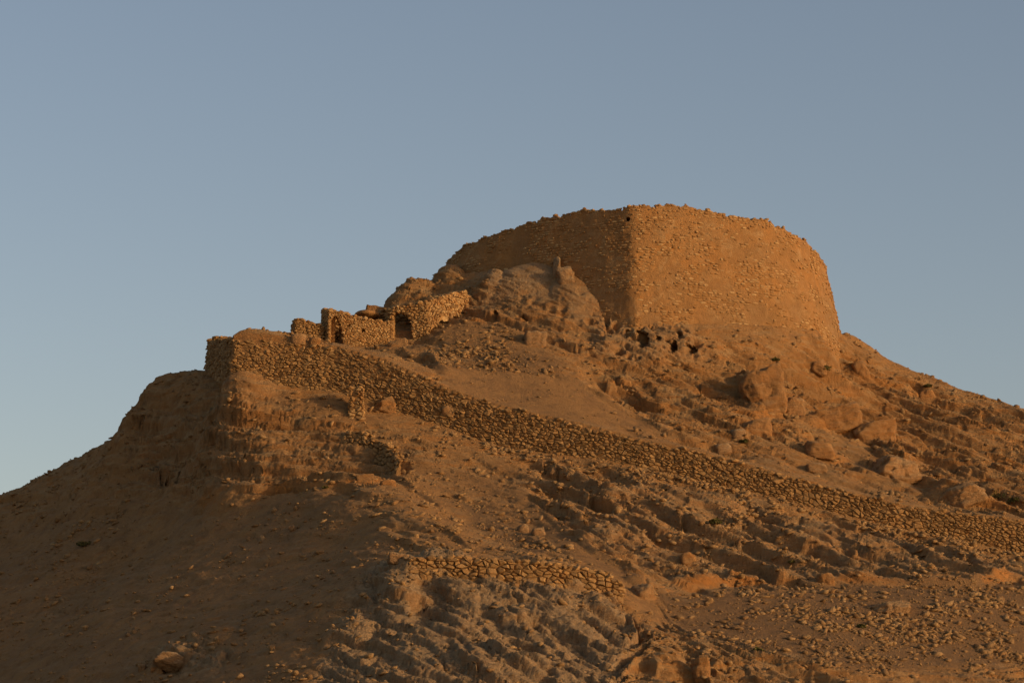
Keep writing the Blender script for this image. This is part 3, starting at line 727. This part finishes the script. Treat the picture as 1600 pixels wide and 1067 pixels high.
def px_path(L): return Path([at(a, b, Y)[:2] for a, b, Y in L])
def z_along(path, L, Ydef=None):
    """height along the path from photograph points (px, py)"""
    us = []; zs = []
    for a, b in L:
        u = path.u_at(a); Y = path.xy(u)[1]; us.append(u); zs.append(at(a, b, Y)[2])
    o = np.argsort(us); us = np.array(us)[o]; zs = np.array(zs)[o]
    return lambda u: float(np.interp(u, us, zs))
def opening(path, poly):
    Q = []
    for a, b in poly:
        u = path.u_at(a); Q.append((u, at(a, b, path.xy(u)[1])[2]))
    def f(u, z):
        c = False
        for k in range(len(Q)):
            a, b = Q[k], Q[(k + 1) % len(Q)]
            if (a[1] > z) != (b[1] > z) and u < (b[0] - a[0]) * (z - a[1]) / (b[1] - a[1] + 1e-12) + a[0]: c = not c
        return c
    return f

# --- long retaining wall
base = [(x, y) for x, y, z in lwB]
P = Path([(LBACK[0] + .1, LBACK[1] - .5), *((CORNER + (LBACK - CORNER) * .45) + [-.2, 0],), ] and [tuple(LBACK), tuple(CORNER + (LBACK - CORNER) * .5 + [-.15, 0]), (CORNER[0] - .15, CORNER[1] + .35), (CORNER[0] + .25, CORNER[1] - .02)] + base[1:])
ub = [P.L[0], P.L[2]] + list(P.L[3:]); c0 = lwB[0, 2]; t0 = lwT[0, 2]
zbs = [at(318, 560, 190)[2], c0, c0 - .05] + list(lwB[1:, 2]); zts = [at(322, 533, 191)[2], t0 + .15, t0] + list(lwT[1:, 2])
wt = thing('retaining_wall', 'very long dry stone retaining wall running down across the whole hillside to the right edge', 'stone wall', (lwB[5, 0], lwB[5, 1], lwB[5, 2]))
masonry(wt, 'wall', P, interp(ub, [z - .15 for z in zbs]), interp(ub, zts), .55, .235, .135, 11, 300, batter=.10, jag=.50, proud=.06, bulge=.035, drop=.38, gap=.011, rec=.06)

# --- lower wall on the foreground knoll
LOWB = [(606, 885), (640, 893), (680, 898), (760, 902), (860, 911), (930, 926), (972, 940)]; LOWT = [(606, 878), (640, 873), (700, 869), (800, 874), (880, 882), (945, 893), (958, 905), (973, 926)]
P = Path([hit(606, 884, .8)[:2]] + [hit(a, b - 1)[:2] for a, b in LOWB] + [hit(975, 938, 1.2)[:2]])
t = thing('terrace_wall', 'low curved wall of rough blocks on the rocky knoll in the foreground', 'stone wall', (*P.xy(P.len / 2), at(790, 905, 146.9)[2]))
masonry(t, 'wall', P, z_along(P, LOWB), z_along(P, LOWT), .5, .34, .19, 21, 300, jag=.10, batter=.06, bulge=.05, gap=.013, rec=.07, drop=.2)

# --- pillar
P = Path([at(547, 640, 176.9)[:2], at(545, 640, 176.0)[:2], at(567, 640, 175.9)[:2], at(568, 640, 176.8)[:2]])
t = thing('stone_pillar', 'short free-standing pillar stub of light stones in front of the long wall', 'pillar', (*P.xy(P.len / 2), at(556, 658, 176.3)[2]))
zbp = at(556, 662, 176.3)[2]; ztp = at(556, 606, 176.3)[2]
masonry(t, 'shaft', P, lambda u: zbp, lambda u: ztp, .6, .30, .21, 31, 200, jag=.05, mat=M_TSTONE, batter=.03)

cc = P.xy(P.len / 2); Vc = ICO[3][0]; Vc = np.sign(Vc) * np.abs(Vc) ** .5 * [.30, .26, (ztp - zbp) / 2 + .02]
mesh_obj('core', Vc + np.array([cc[0], cc[1] + .33, (zbp + ztp) / 2]) - np.array(t.location), ICO[3][1], M_MUD, t, {'tint': [.5] * len(Vc)})
# --- collapsed wall patch on the outcrop
H = [hit(a, b) for a, b in ((536, 690), (560, 700), (585, 716), (603, 735), (613, 745))]
P = Path([h[:2] for h in H]); zb_ = interp(P.L, [h[2] - .2 for h in H]); 
t = thing('collapsed_wall', 'tumbled remnant of a stone wall slumping down the outcrop below the pillar', 'stone wall', tuple(H[2]))
masonry(t, 'wall', P, zb_, z_along(P, [(536, 672), (560, 674), (585, 688), (603, 704), (613, 718)]), .5, .34, .24, 41, 200, jag=.2, batter=.35, proud=.09)

# --- small wall stub against the tower
P = px_path([(728, 425, 199.2), (732, 425, 197.6), (768, 425, 197.4)]); t = thing('wall_stub', 'little stacked stone wall stub on the rocks at the left foot of the tower', 'stone wall', (*P.xy(1), at(748, 432, 197.5)[2]))
masonry(t, 'wall', P, z_along(P, [(728, 428), (748, 434), (768, 424)]), z_along(P, [(728, 413), (740, 412), (768, 411)]), .5, .36, .17, 51, 100, jag=.08)

# --- ruined building
rt = thing('ruined_building', 'roofless ruined stone house with an arched doorway on the terrace left of the tower', 'ruin', at(560, 545, 186))
P = px_path([(502, 540, 188.2), (505, 540, 186.0), (513, 540, 185.1), (560, 540, 185.6), (612, 540, 186.3)])
op = [opening(P, [(517, 545), (516.5, 505), (519, 497), (523, 493), (528, 496), (532, 506), (536, 522), (537, 545)]),
      opening(P, [(543, 506), (548, 506), (548, 511), (543, 511)]), opening(P, [(565, 513.5), (570, 513.5), (570, 519), (565, 519)])]
masonry(rt, 'front_wall', P, z_along(P, [(503, 530), (513, 540), (560, 546), (612, 548)]), z_along(P, [(502, 486), (505, 483), (513, 484), (545, 490), (580, 499), (612, 502)]), .55, .20, .125, 61, 150, op, jag=.05, gap=.010, proud=.025, du=.08, core=M_MUD, rec=.03, mat=M_TSTONE, bulge=.03)
P = px_path([(507, 530, 187.6), (570, 530, 187.9)])
masonry(rt, 'back_wall', P, z_along(P, [(507, 540), (570, 545)]), z_along(P, [(507, 490), (570, 500)]), .3, .3, .2, 63, 60, jag=.05, cap=False)
P = px_path([(604, 535, 187.4), (612, 535, 187.1), (645, 535, 187.0), (668, 535, 186.9)])
op = [opening(P, [(612, 530), (611.5, 495), (615, 489), (625, 488), (634, 491), (642, 500), (644, 530)])]
masonry(rt, 'side_wall', P, z_along(P, [(604, 540), (668, 536)]), z_along(P, [(604, 484), (612, 480), (640, 475), (668, 470)]), .6, .23, .15, 71, 120, op, jag=.06, gap=.011, du=.09, core=M_MUD, rec=.04, mat=M_TSTONE, proud=.04)
P = px_path([(606, 530, 188.9), (650, 530, 188.6)])
masonry(rt, 'back_wall', P, z_along(P, [(606, 536), (650, 534)]), z_along(P, [(606, 482), (650, 478)]), .3, .34, .24, 73, 60, jag=.05, cap=False)
P = px_path([(580, 500, 188.8), (605, 490, 188.5)])
masonry(rt, 'rear_wall', P, z_along(P, [(580, 520), (605, 520)]), z_along(P, [(580, 492), (590, 487), (605, 483)]), .5, .3, .2, 75, 60, jag=.06)
# low vault hump behind the front wall
Vv, Ff = ICO[4]; m_ = Vv[:, 2] > -.35; c = np.array(at(574, 493, 188.6)); Vd = Vv * [.85, 1.3, .32]
Vd = Vd * (1 + .10 * fbm(Vv * 2.2, 4, 77))[:, None]
mesh_obj('vault', Vd + c - np.array(rt.location), Ff, M_PLAST, rt, smooth=True)
# curved wall climbing to the rocks
P = px_path([(668, 500, 187.0), (690, 490, 188.0), (712, 480, 189.6), (730, 475, 191.2), (740, 475, 192.5)])
t = thing('curved_wall', 'curved rubble wall climbing from the ruined house to the crag', 'stone wall', (*P.xy(2), at(700, 495, 188.5)[2]))
masonry(t, 'wall', P, z_along(P, [(668, 536), (672, 512), (690, 494), (712, 488), (740, 490)]), z_along(P, [(668, 471), (690, 464), (712, 458), (730, 455), (741, 466)]), .6, .26, .17, 81, 180, jag=.12, batter=.12, gap=.012, core=M_MUD, rec=.05, mat=M_TSTONE)
# low mud wall on the skyline
P = px_path([(457, 520, 186.4), (456, 520, 185.8), (462, 520, 185.2), (505, 520, 185.5)])
t = thing('low_wall', 'low reddish wall with a rounded left end on the skyline left of the arched doorway', 'stone wall', (*P.xy(1.5), at(480, 524, 188.4)[2]))
masonry(t, 'wall', P, z_along(P, [(456, 536), (505, 540)]), z_along(P, [(456, 505), (459, 499), (475, 499), (488, 505), (505, 508)]), .6, .26, .16, 91, 100, jag=.03, gap=.008, proud=.015, core=M_MUD, rec=.02)

# ------------------------------------------------------------------ the round tower
TC = np.array(TW_C)
def tw_plan(psi):
    """plan radius factor; psi in degrees, 0 = towards the camera, + = right. Two flattened faces meet at the front corner."""
    def chord(a, b): return math.cos(R((b - a) / 2)) / math.cos(R(psi - (a + b) / 2))
    k = 1.0
    if -64 < psi < -3: k = .15 + .85 * chord(-64, -3)
    elif -3 <= psi < 45: k = .3 + .7 * chord(-3, 45)
    return k
_ps = np.arange(-180, 180.01, .5); _k = np.array([tw_plan(p) for p in _ps]); _k2 = _k.copy()
for _i, _p in enumerate(_ps):
    w_ = 2 if abs(_p + 3) < 6 else 16
    _k2[_i] = _k[max(0, _i - w_):_i + w_ + 1].mean()
def tw_plan(psi): return float(np.interp(psi, _ps, _k2))
TOPP = interp([-180, -100, -90, -78, -66, -52, -40, -29, -18, -8, -4, 2, 10, 16, 20, 30, 43, 50, 58, 64, 68, 72, 80, 95, 180],
              [44.7, 44.5, 44.35, 44.35, 44.6, 45.15, 45.5, 45.7, 45.85, 45.62, 45.68, 45.85, 45.95, 45.9, 45.68, 45.6, 45.35, 45.0, 44.7, 44.4, 44.35, 43.95, 43.9, 44.0, 44.0])
def tw_top(psi):
    q = noise3(np.array([[psi * .16, 3., 0], [psi * .55, 8., 0]]), 5); return float(TOPP(psi)) + .24 * q[0] + .10 * q[1] + .12 * round(1.6 * float(q[1] + q[0]))
ZB0 = 35.5
def tw_pt(psi, z, out=0.0):
    a = R(psi); r = (14.55 - .2 * (z - 38.5)) * tw_plan(psi) + out
    return (TC[0] + r * math.sin(a), TC[1] - r * math.cos(a), z)
tw = thing('round_tower', 'massive round windowless stone tower crowning the hilltop', 'tower', (TC[0], TC[1], 38.0)); TL = np.array(tw.location)
angs = np.concatenate([np.arange(-110, 110, .42), np.arange(110, 250, 2.0)]); NA = len(angs); NR = 90
VV = []; 
for ps in angs:
    p2 = ps if ps <= 180 else ps - 360
    top = tw_top(p2)
    for j in range(NR):
        VV.append(tw_pt(p2, ZB0 + (top - ZB0) * j / (NR - 1)))
VV = np.array(VV); nrm = VV - [TC[0], TC[1], 0]; nrm[:, 2] = 0; nrm /= np.linalg.norm(nrm, axis=1, keepdims=True)
corner_ = np.exp(-(np.repeat(np.where(angs > 180, angs - 360, angs), NR) + 3) ** 2 / 6)
dis = -.10 * corner_ * (.5 + np.abs(noise3(VV / 1.1, 207)) * 1.2) + .10 * fbm(VV / 2.2, 3, 201) + .05 * fbm(VV / .55 * [1, 1, 1.5], 3, 205) - .05 * sstep(.25, .6, fbm(VV / 1.3, 2, 210))
hole = np.array(tw_pt(-4.4, 44.85)); dis -= .9 * (np.linalg.norm(VV - hole, axis=1) < .16)      # small drain hole under the rim
VV = VV + nrm * dis[:, None]
# inner face and floor
inn = []
for ps in angs:
    p2 = ps if ps <= 180 else ps - 360
    inn.append(np.array(tw_pt(p2, tw_top(p2), -1.0)) - [0, 0, .05]); inn.append(np.array(tw_pt(p2, 43.4, -1.3)))
inn = np.array(inn); n0 = len(VV)
Fc = []
for i in range(NA):
    i2 = (i + 1) % NA
    for j in range(NR - 1): Fc.append((i * NR + j, i2 * NR + j, i2 * NR + j + 1, i * NR + j + 1))
    Fc.append((i * NR + NR - 1, i2 * NR + NR - 1, n0 + i2 * 2, n0 + i * 2)); Fc.append((n0 + i * 2, n0 + i2 * 2, n0 + i2 * 2 + 1, n0 + i * 2 + 1))
body = mesh_obj('wall', np.vstack([VV, inn]) - TL, Fc, M_PLAST, tw)
mesh_obj('floor', inn[1::2] - TL, [tuple(range(NA))], M_PLAST, tw)
rng = random.Random(5); items = []
z = 36.6
while z < 46.0:
    rh = rng.uniform(.13, .215); ps = -100.0
    while ps < 100:
        w = rng.uniform(.16, .5) * (1.25 if rng.random() < .1 else 1); dps = math.degrees(w / 13.6); pc = ps + dps / 2; zc = z + rh / 2 + .05 * math.sin(ps * .11) + rng.uniform(-.03, .03)
        ps += dps + math.degrees(rng.uniform(.02, .10) / 13.6)
        pn = 1.5 * noise3(np.array([[pc * .10, zc * .8, 4.]]), 300)[0] + .5 * noise3(np.array([[pc * .5, zc * 2.5, 9.]]), 301)[0]
        top = tw_top(pc)
        if zc > top - .02: continue
        near_top = zc > top - .45
        brk = 62 < pc < 80 and zc > 44.2
        keep = .50 + 1.1 * pn + (.25 if near_top else 0) + (.6 if brk else 0)
        if rng.random() > keep or (abs(pc + 4.4) < 1.6 and abs(zc - 44.85) < .2): continue
        hw, hh = w / 2 * .92, rh / 2 * rng.uniform(.7, .95); out = rng.uniform(-.015, .05) + (.03 if brk else 0)
        c = np.array([[pc, zc, 0]])
        _q = np.array([tw_pt(pc, zc)]); base_o = .10 * fbm(_q / 2.2, 3, 201)[0] - .10 * math.exp(-(pc + 3) ** 2 / 6) * (.5 + abs(noise3(_q / 1.1, 207)[0]) * 1.2)
        V = []
        ring = [(-1, -.6), (-.55, -1), (.6, -1), (1, -.5), (1, .6), (.5, 1), (-.6, 1), (-1, .5)]
        ring = [(a * rng.uniform(.8, 1), b * rng.uniform(.75, 1)) for a, b in ring]
        tl = rng.uniform(-.12, .12); tu = rng.uniform(-.1, .1)
        for f, o in ((1, -.10), (1, out), (.7, out + .028)):
            for a, b in ring:
                V.append(tw_pt(pc + math.degrees(a * hw * f / 13.6), zc + b * hh * f, base_o + o + (tl * b * hh + tu * a * hw if o > -.05 else 0)))
        Fs = [(r * 8 + i, r * 8 + (i + 1) % 8, (r + 1) * 8 + (i + 1) % 8, (r + 1) * 8 + i) for r in (0, 1) for i in range(8)] + [tuple(range(16, 24))]
        items.append((w * rh, np.array(V), Fs, rng.random() ** 1.5))
    z += rh
# broken rubble along the rim
ps = -104.0
while ps < 104:
    s = rng.uniform(.07, .19); top = tw_top(ps)
    for q in range(rng.choice((0, 1, 1, 2))):
        Vv = ICO[1][0] * (1 + np.array([[rng.uniform(-.2, .2)] for _ in range(len(ICO[1][0]))]))
        Vv = (Vv * [s * 1.3, s, s * .6]) @ rnd_rot(rng, .5).T + np.array(tw_pt(ps, top + s * .1, -.08 - q * rng.uniform(.2, .8)))
        items.append((s * s, Vv, [tuple(x) for x in ICO[1][1]], rng.random()))
    ps += rng.uniform(.5, 1.5)
items.sort(key=lambda x: -x[0] * (1 if x[1][:, 1].mean() < 203 else .2))
for ar, v, f, t_ in items[:300]:
    c = v.mean(0); o = mesh_obj('stone', v - c, f, M_TSTONE, body, {'tint': [t_] * len(v)}); o.location = c - TL
rest = Acc()
for ar, v, f, t_ in items[300:]: rest.add([tuple(x) for x in (v - TL)], f, t_)
o = rest.build('small_stones', M_TSTONE, body); o['kind'] = 'stuff'
print('tower stones', len(items))

# ------------------------------------------------------------------ boulders
SKY_Y = {640: 197.6, 612: 197, 678: 197.3, 705: 198.6}
def boulder(px, py, w, h, label, seed, dep=.8, blocky=.75, tint=None, rotz=None, name='boulder', tilt=-.2, sink=.85, Y=None, group=None, sub=None):
    Y = Y or SKY_Y.get(px)
    c = np.array(at(px, py + h / 2, Y)) if Y else hit(px, py + h * .35)
    s = c[1] / F; W_, H_ = w * s / 2, h * s / 2; D_ = max(W_, H_) * dep
    rng = random.Random(seed)
    V, Fs = ICO[sub or (5 if w > 55 else 4 if w > 24 else 3)]
    pl_ = np.array([[rng.gauss(0, 1) for _ in range(3)] for _ in range(15)]); pl_ /= np.linalg.norm(pl_, axis=1, keepdims=True)
    pl_ = np.vstack([pl_, np.eye(3), -np.eye(3)]); dd_ = np.array([rng.uniform(.74, 1.0) for _ in range(15)] + [blocky + .08] * 6)
    rr_ = np.min(np.where(V @ pl_.T > .05, dd_ / np.maximum(V @ pl_.T, .05), 9), axis=1)
    U = V * rr_[:, None]; U = U / np.abs(U).max(0)
    P3 = U * [W_, D_, H_ * (1 + sink)]
    nn = V
    q = P3 / max(.25, min(W_, H_) * .9) * [.8, 1, 1.5] + seed * 3.1
    f1, f2, rr, of = cells(q, seed); g_ = np.clip(1 - (f2 - f1) / .12, 0, 1)
    m0 = min(W_, H_)
    k = m0 * (.20 * (rr * of).sum(1) + .10 * rr[:, 0] - .07 * g_) + m0 * .16 * fbm(q * .8, 3, seed + 1) + .07 * fbm(P3 * 2.2, 5, seed + 2)
    bl_ = (P3[:, 2] + .4 * P3[:, 0] + .25 * fbm(P3 / 1.2, 2, seed + 5)) / max(.16, m0 * .32); bl_ -= np.floor(bl_)
    k += min(.07, m0 * .09) * (np.where(bl_ < .8, bl_ / .8, (1 - bl_) / .2) - .5) * (.4 + np.clip(noise3(P3 / .9, seed + 6) * 2, 0, 1))
    P3 = P3 + nn * k[:, None]
    a = rng.uniform(-.5, .5) if rotz is None else rotz; ca, sa = math.cos(a), math.sin(a)
    P3 = P3 @ np.array([[ca, -sa, 0], [sa, ca, 0], [0, 0, 1]]).T
    ct, st_ = math.cos(tilt), math.sin(tilt)
    P3 = P3 @ np.array([[ct, 0, -st_], [0, 1, 0], [st_, 0, ct]]).T
    o = mesh_obj(name, P3, Fs, M_TER, None, {'rock': np.ones(len(P3)), 'grey': np.clip(tint * .7 + .3 * fbm(P3, 2, seed), 0, 1), 'ochre': np.full(len(P3), .0 if tint > .35 else .15), 'crack_and_shade': g_}, smooth=False)
    o.location = (c[0], c[1] + D_ * .4, c[2] + H_ * (1 - sink) * .8 if not Y else c[2] + H_)
    return tag(o, label, 'boulder' if name == 'boulder' else 'rock slab', group)
BL = [(836, 528, 34, 16, 'squared pale block on the dirt below the crag left of the tower', .8, .45, .9, 0.1, -.05),
 (1241, 638, 30, 28, 'upright blocky boulder wedged beside the dark hollow on the right slope', .8, .6, .4, .2, 0),
 (1296, 654, 100, 22, 'long dark slab-like boulder sloping right of the upright blocky boulder', .5, .55, .2, .1, .28),
 (1192, 612, 80, 50, 'huge smooth domed boulder overhanging a shaded hollow on the right slope', .7, .85, .3, .2, .35),
 (1183, 670, 46, 17, 'orange block under the huge domed boulder', .7, .6, .3, .1, .2),
 (1400, 732, 74, 42, 'big pale knobbly boulder above the right part of the long wall', .8, .85, .55, .3, .2),
 (1280, 706, 44, 14, 'thin wedge of orange rock on the smooth slope above the long wall', .8, .7, .3, .1, -.15),
 (1365, 676, 70, 24, 'rough brown boulder at the lower end of the dark slab', .7, .7, .2, .2, .2),
 (1505, 774, 72, 24, 'rounded grey boulder near the far right of the long wall', .7, .8, .6, 0, .3),
 (603, 634, 40, 18, 'smooth rounded boulder just right of the stone pillar', .8, .92, .2, .1, .2),
 (869, 416, 15, 26, 'narrow upright pointed rock against the shaded tower wall', .9, .9, .9, .1, -.15),
 (885, 430, 26, 22, 'tilted pale rock beside the narrow upright rock', .9, .7, .9, .1, .3),
 (678, 447, 36, 9, 'flat dark slab on top of the skyline crag', .9, .5, .3, .1, .05),
 (588, 482, 34, 8, 'thin flat slab lying behind the roof hump of the ruin', .9, .5, .2, .1, -.1),
 (622, 538, 30, 10, 'flat dark-edged slab below the dark opening of the ruin', .8, .6, .5, .1, .25),
 (466, 531, 24, 11, 'squared rock at the foot of the low reddish wall', .8, .6, .6, .1, 0),
 (492, 533, 18, 10, 'dark rock between the low reddish wall and the arched doorway', .8, .6, .2, .1, 0),
 (622, 877, 32, 10, 'pinkish slab at the left end of the low curved foreground wall', .9, .5, 1, .1, -.12),
 (1003, 924, 42, 24, 'smooth rounded orange boulder right of the low curved wall', .9, .9, .6, .1, .3),
 (455, 824, 12, 8, 'lone small stone in the middle of the shaded slope', .9, .8, .9, .1, 0),
 (275, 1030, 74, 18, 'broad low grey boulder on the shaded slope near the bottom', .8, .8, 1, .1, -.1),
 (242, 1044, 14, 10, 'small rounded stone right beside the broad low grey boulder', .9, .9, .5, .1, 0),
 (222, 1044, 14, 10, 'leftmost small rounded stone at the bottom of the shaded slope', .9, .9, .6, .1, 0),
 (1096, 1046, 26, 32, 'dark jagged rock beside the deep shadow at the bottom edge', .9, .7, .1, .1, .1),
 (1075, 872, 24, 12, 'brown rock on the ledge right of the dirt gully', .9, .7, .2, .1, .2),
 (818, 826, 18, 11, 'larger pale stone in the string of rubble left of the gully', .9, .7, .8, .1, .2),
 (842, 832, 20, 11, 'flat pale stone lower in the string of rubble', .9, .6, .9, .1, .2),
 (865, 738, 12, 9, 'loose pale stone just below the middle of the long wall', .9, .7, .9, .1, .1),
 (890, 742, 12, 8, 'second loose pale stone below the middle of the long wall', .9, .7, .7, .1, .1),
 (1155, 684, 22, 14, 'small pale rock just above the long wall at its middle', .9, .7, 1, .1, .1),
 (1130, 706, 24, 10, 'pale flat rock touching the top of the long wall', .9, .6, 1, .1, .2),
 (1275, 730, 30, 9, 'flat grey stone on the wall top right of centre', .9, .6, .7, .1, .1),
 (570, 748, 28, 9, 'thin grey slab at the head of the lit ridge', .9, .5, .3, .1, .1),
 (606, 756, 24, 9, 'second grey slab where the lit ridge begins', .9, .5, .2, .1, .1),
 (612, 728, 26, 12, 'dark weathered rock at the right end of the outcrop', .8, .7, .1, .1, 0),
 (700, 662, 20, 12, 'brown stone lodged under the long wall left of centre', .9, .7, .4, .1, .1),
 (1280, 575, 26, 14, 'brown rock high on the slope right below the tower', .9, .7, .3, .1, .2),
 (1345, 580, 24, 18, 'dark-sided rock near the right skyline', .9, .7, .2, .1, .2),
 (1450, 622, 30, 16, 'brown outcrop block just under the right skyline', .9, .7, .3, .1, .25),
 (1290, 905, 26, 16, 'dark rock at the foot of the orange ledge on the right', .9, .7, .2, .1, .1),
 (1395, 950, 60, 18, 'low smooth slab in the stony ground at lower right', .8, .8, .7, .1, .25)]
for i, (a, b, w, h, lab, dep, blk, tn, rz, tl) in enumerate(BL):
    nm = 'rock_slab' if 'slab' in lab.split(' in ')[0] and h * 2 < w else 'boulder'
    boulder(a, b, w, h, lab, 100 + i, dep, blk, tn, rz, nm, tl)

# ------------------------------------------------------------------ shrubs
def shrub(px, py, w, label, seed, n=260):
    c = hit(px, py + w * .3); s = w * c[1] / F / 2; rng = random.Random(seed)
    root = thing('shrub', label, 'shrub', tuple(c - [0, 0, .05]), 'dry shrubs on the hillside')
    V = []; Fs = []
    for k in range(9):
        a = rng.uniform(0, 6.28); l = s * rng.uniform(.7, 1.1); e = rng.uniform(.5, 1.3); d_ = np.array([math.cos(a) * math.cos(e), math.sin(a) * math.cos(e), math.sin(e)]) * l
        sd = np.array([-math.sin(a), math.cos(a), 0]) * .012; n_ = len(V)
        up_ = np.cross(d_, sd); up_ = up_ / np.linalg.norm(up_) * .012
        V += [tuple(sd), tuple(-sd), tuple(up_), tuple(d_)]; Fs += [(n_, n_ + 1, n_ + 3), (n_ + 1, n_ + 2, n_ + 3), (n_ + 2, n_, n_ + 3)]
    mesh_obj('stem', V, Fs, M_TWIG, root)
    A_ = Acc()
    for k in range(n):
        u = np.array([rng.gauss(0, 1) for _ in range(3)]); u /= np.linalg.norm(u); r = rng.uniform(.35, 1.0) ** .6
        p = u * r * [s, s, s * .62] * (1 + .35 * math.sin(u[0] * 5 + seed) * math.cos(u[1] * 4)); p[2] = abs(p[2]) + .05
        l = rng.uniform(.04, .10); Rm = rnd_rot(rng, 3)
        A_.add([tuple(p + Rm @ np.array(q)) for q in ((-l, 0, 0), (0, -l * .45, .01), (l, 0, 0), (0, l * .45, -.01))], [(0, 1, 2, 3)], rng.random())
    A_.build('foliage', M_LEAF, root)
for i, (a, b, w, lab) in enumerate([(1288, 577, 22, 'grey-green shrub high on the right slope under the tower'), (1163, 690, 15, 'small yellow-green shrub just above the long wall'),
    (1117, 811, 24, 'low olive shrub on the rocky slope below the long wall'), (1340, 655, 10, 'tiny bright green shrub on the dark slab boulder'),
    (1184, 1014, 18, 'low dry shrub on the lit foreground ridge'), (1560, 772, 30, 'dark bush in the hollow above the right end of the long wall'),
    (1585, 778, 24, 'rightmost dark bush in the same hollow by the frame edge'), (131, 846, 24, 'lone dark shrub on the shaded left slope'), (1238, 876, 12, 'little dry tuft on top of the orange ledge'),
    (1450, 606, 14, 'dark shrub on the right skyline ridge'), (1212, 566, 14, 'dark shrub right of the cave hollows'), (508, 760, 10, 'small shrub at the foot of the outcrop face'), (1345, 975, 16, 'low shrub in the stony ground at lower right')]):
    shrub(a, b, w, lab, 400 + i)

# ------------------------------------------------------------------ rubble
rs = np.random.RandomState(3)
def rubble(name, count, dens, smin, smax, pw, label, cat, seed, flat=.6):
    rs = np.random.RandomState(seed)
    ok = (FP[:, 0] > -36) & (FP[:, 0] < 38) & (FP[:, 1] > 131) & (FP[:, 1] < 204.5) & (wallzone < .75) & (tw_r > 14.3)
    w = dens * ok; w = w / w.sum(); ids = rs.choice(len(FP), count, p=w)
    V0, F0 = ICO[1][0][:12], None
    import bmesh
    bm = bmesh.new(); bmesh.ops.create_icosphere(bm, subdivisions=1, radius=1); V0 = np.array([v.co[:] for v in bm.verts]); F0 = np.array([[v.index for v in f.verts] for f in bm.faces]); bm.free()
    s = smin + (smax - smin) * rs.random(count) ** pw
    k = len(V0); V = V0[None] * (1 + rs.uniform(-.28, .28, (count, k, 1))); V = V * np.stack([s * rs.uniform(.9, 1.6, count), s * rs.uniform(.7, 1.1, count), s * rs.uniform(.3, .65, count)], 1)[:, None]
    a = rs.uniform(0, 6.28, count); b = rs.normal(0, .4, count)
    ca, sa, cb, sb = np.cos(a), np.sin(a), np.cos(b), np.sin(b)
    x = V[:, :, 0] * cb[:, None] - V[:, :, 2] * sb[:, None]; z_ = V[:, :, 0] * sb[:, None] + V[:, :, 2] * cb[:, None]; y = V[:, :, 1]
    V = np.stack([x * ca[:, None] - y * sa[:, None], x * sa[:, None] + y * ca[:, None], z_], 2) + (FP[ids] + np.stack([rs.uniform(-.04, .04, count), rs.uniform(-.04, .04, count), s * .12], 1))[:, None]
    Fa = (F0[None] + (np.arange(count) * k)[:, None, None]).reshape(-1, 3)
    o = mesh_obj(name, V.reshape(-1, 3), Fa, M_BOULDER, None, {'tint': np.repeat(rs.random(count) ** 1.1, k)}); o['kind'] = 'stuff'
    return tag(o, label, cat)
cl = sstep(-.25, .5, fbm(FP / 2.4, 3, 500)) * sstep(-.5, .4, fbm(FP / 7, 2, 501))
rubble('rubble', 16000, RUB.ravel() * (.08 + cl ** 1.5 * 1.8), .045, .26, 3.8, 'loose angular rubble strewn over the rocky hillside', 'rubble', 3)
rubble('scree', 11000, RUB.ravel() * (.1 + cl ** 2 * 2.0) + .008, .035, .11, 1.6, 'small broken scree stones scattered over the slopes', 'scree', 4)
wy_ = wall_y(FP[:, 0]) - FP[:, 1]
fz = np.exp(-np.maximum(0, wy_ - .25) / .8) * (wy_ > .15) * (FP[:, 0] > -5) * (FP[:, 0] < 37)
wallzone = wallzone * 0
rubble('fallen_stones', 1000, fz * (.1 + cl * 1.5), .06, .24, 1.6, 'stones fallen from the long wall lying along its foot', 'rubble', 6)
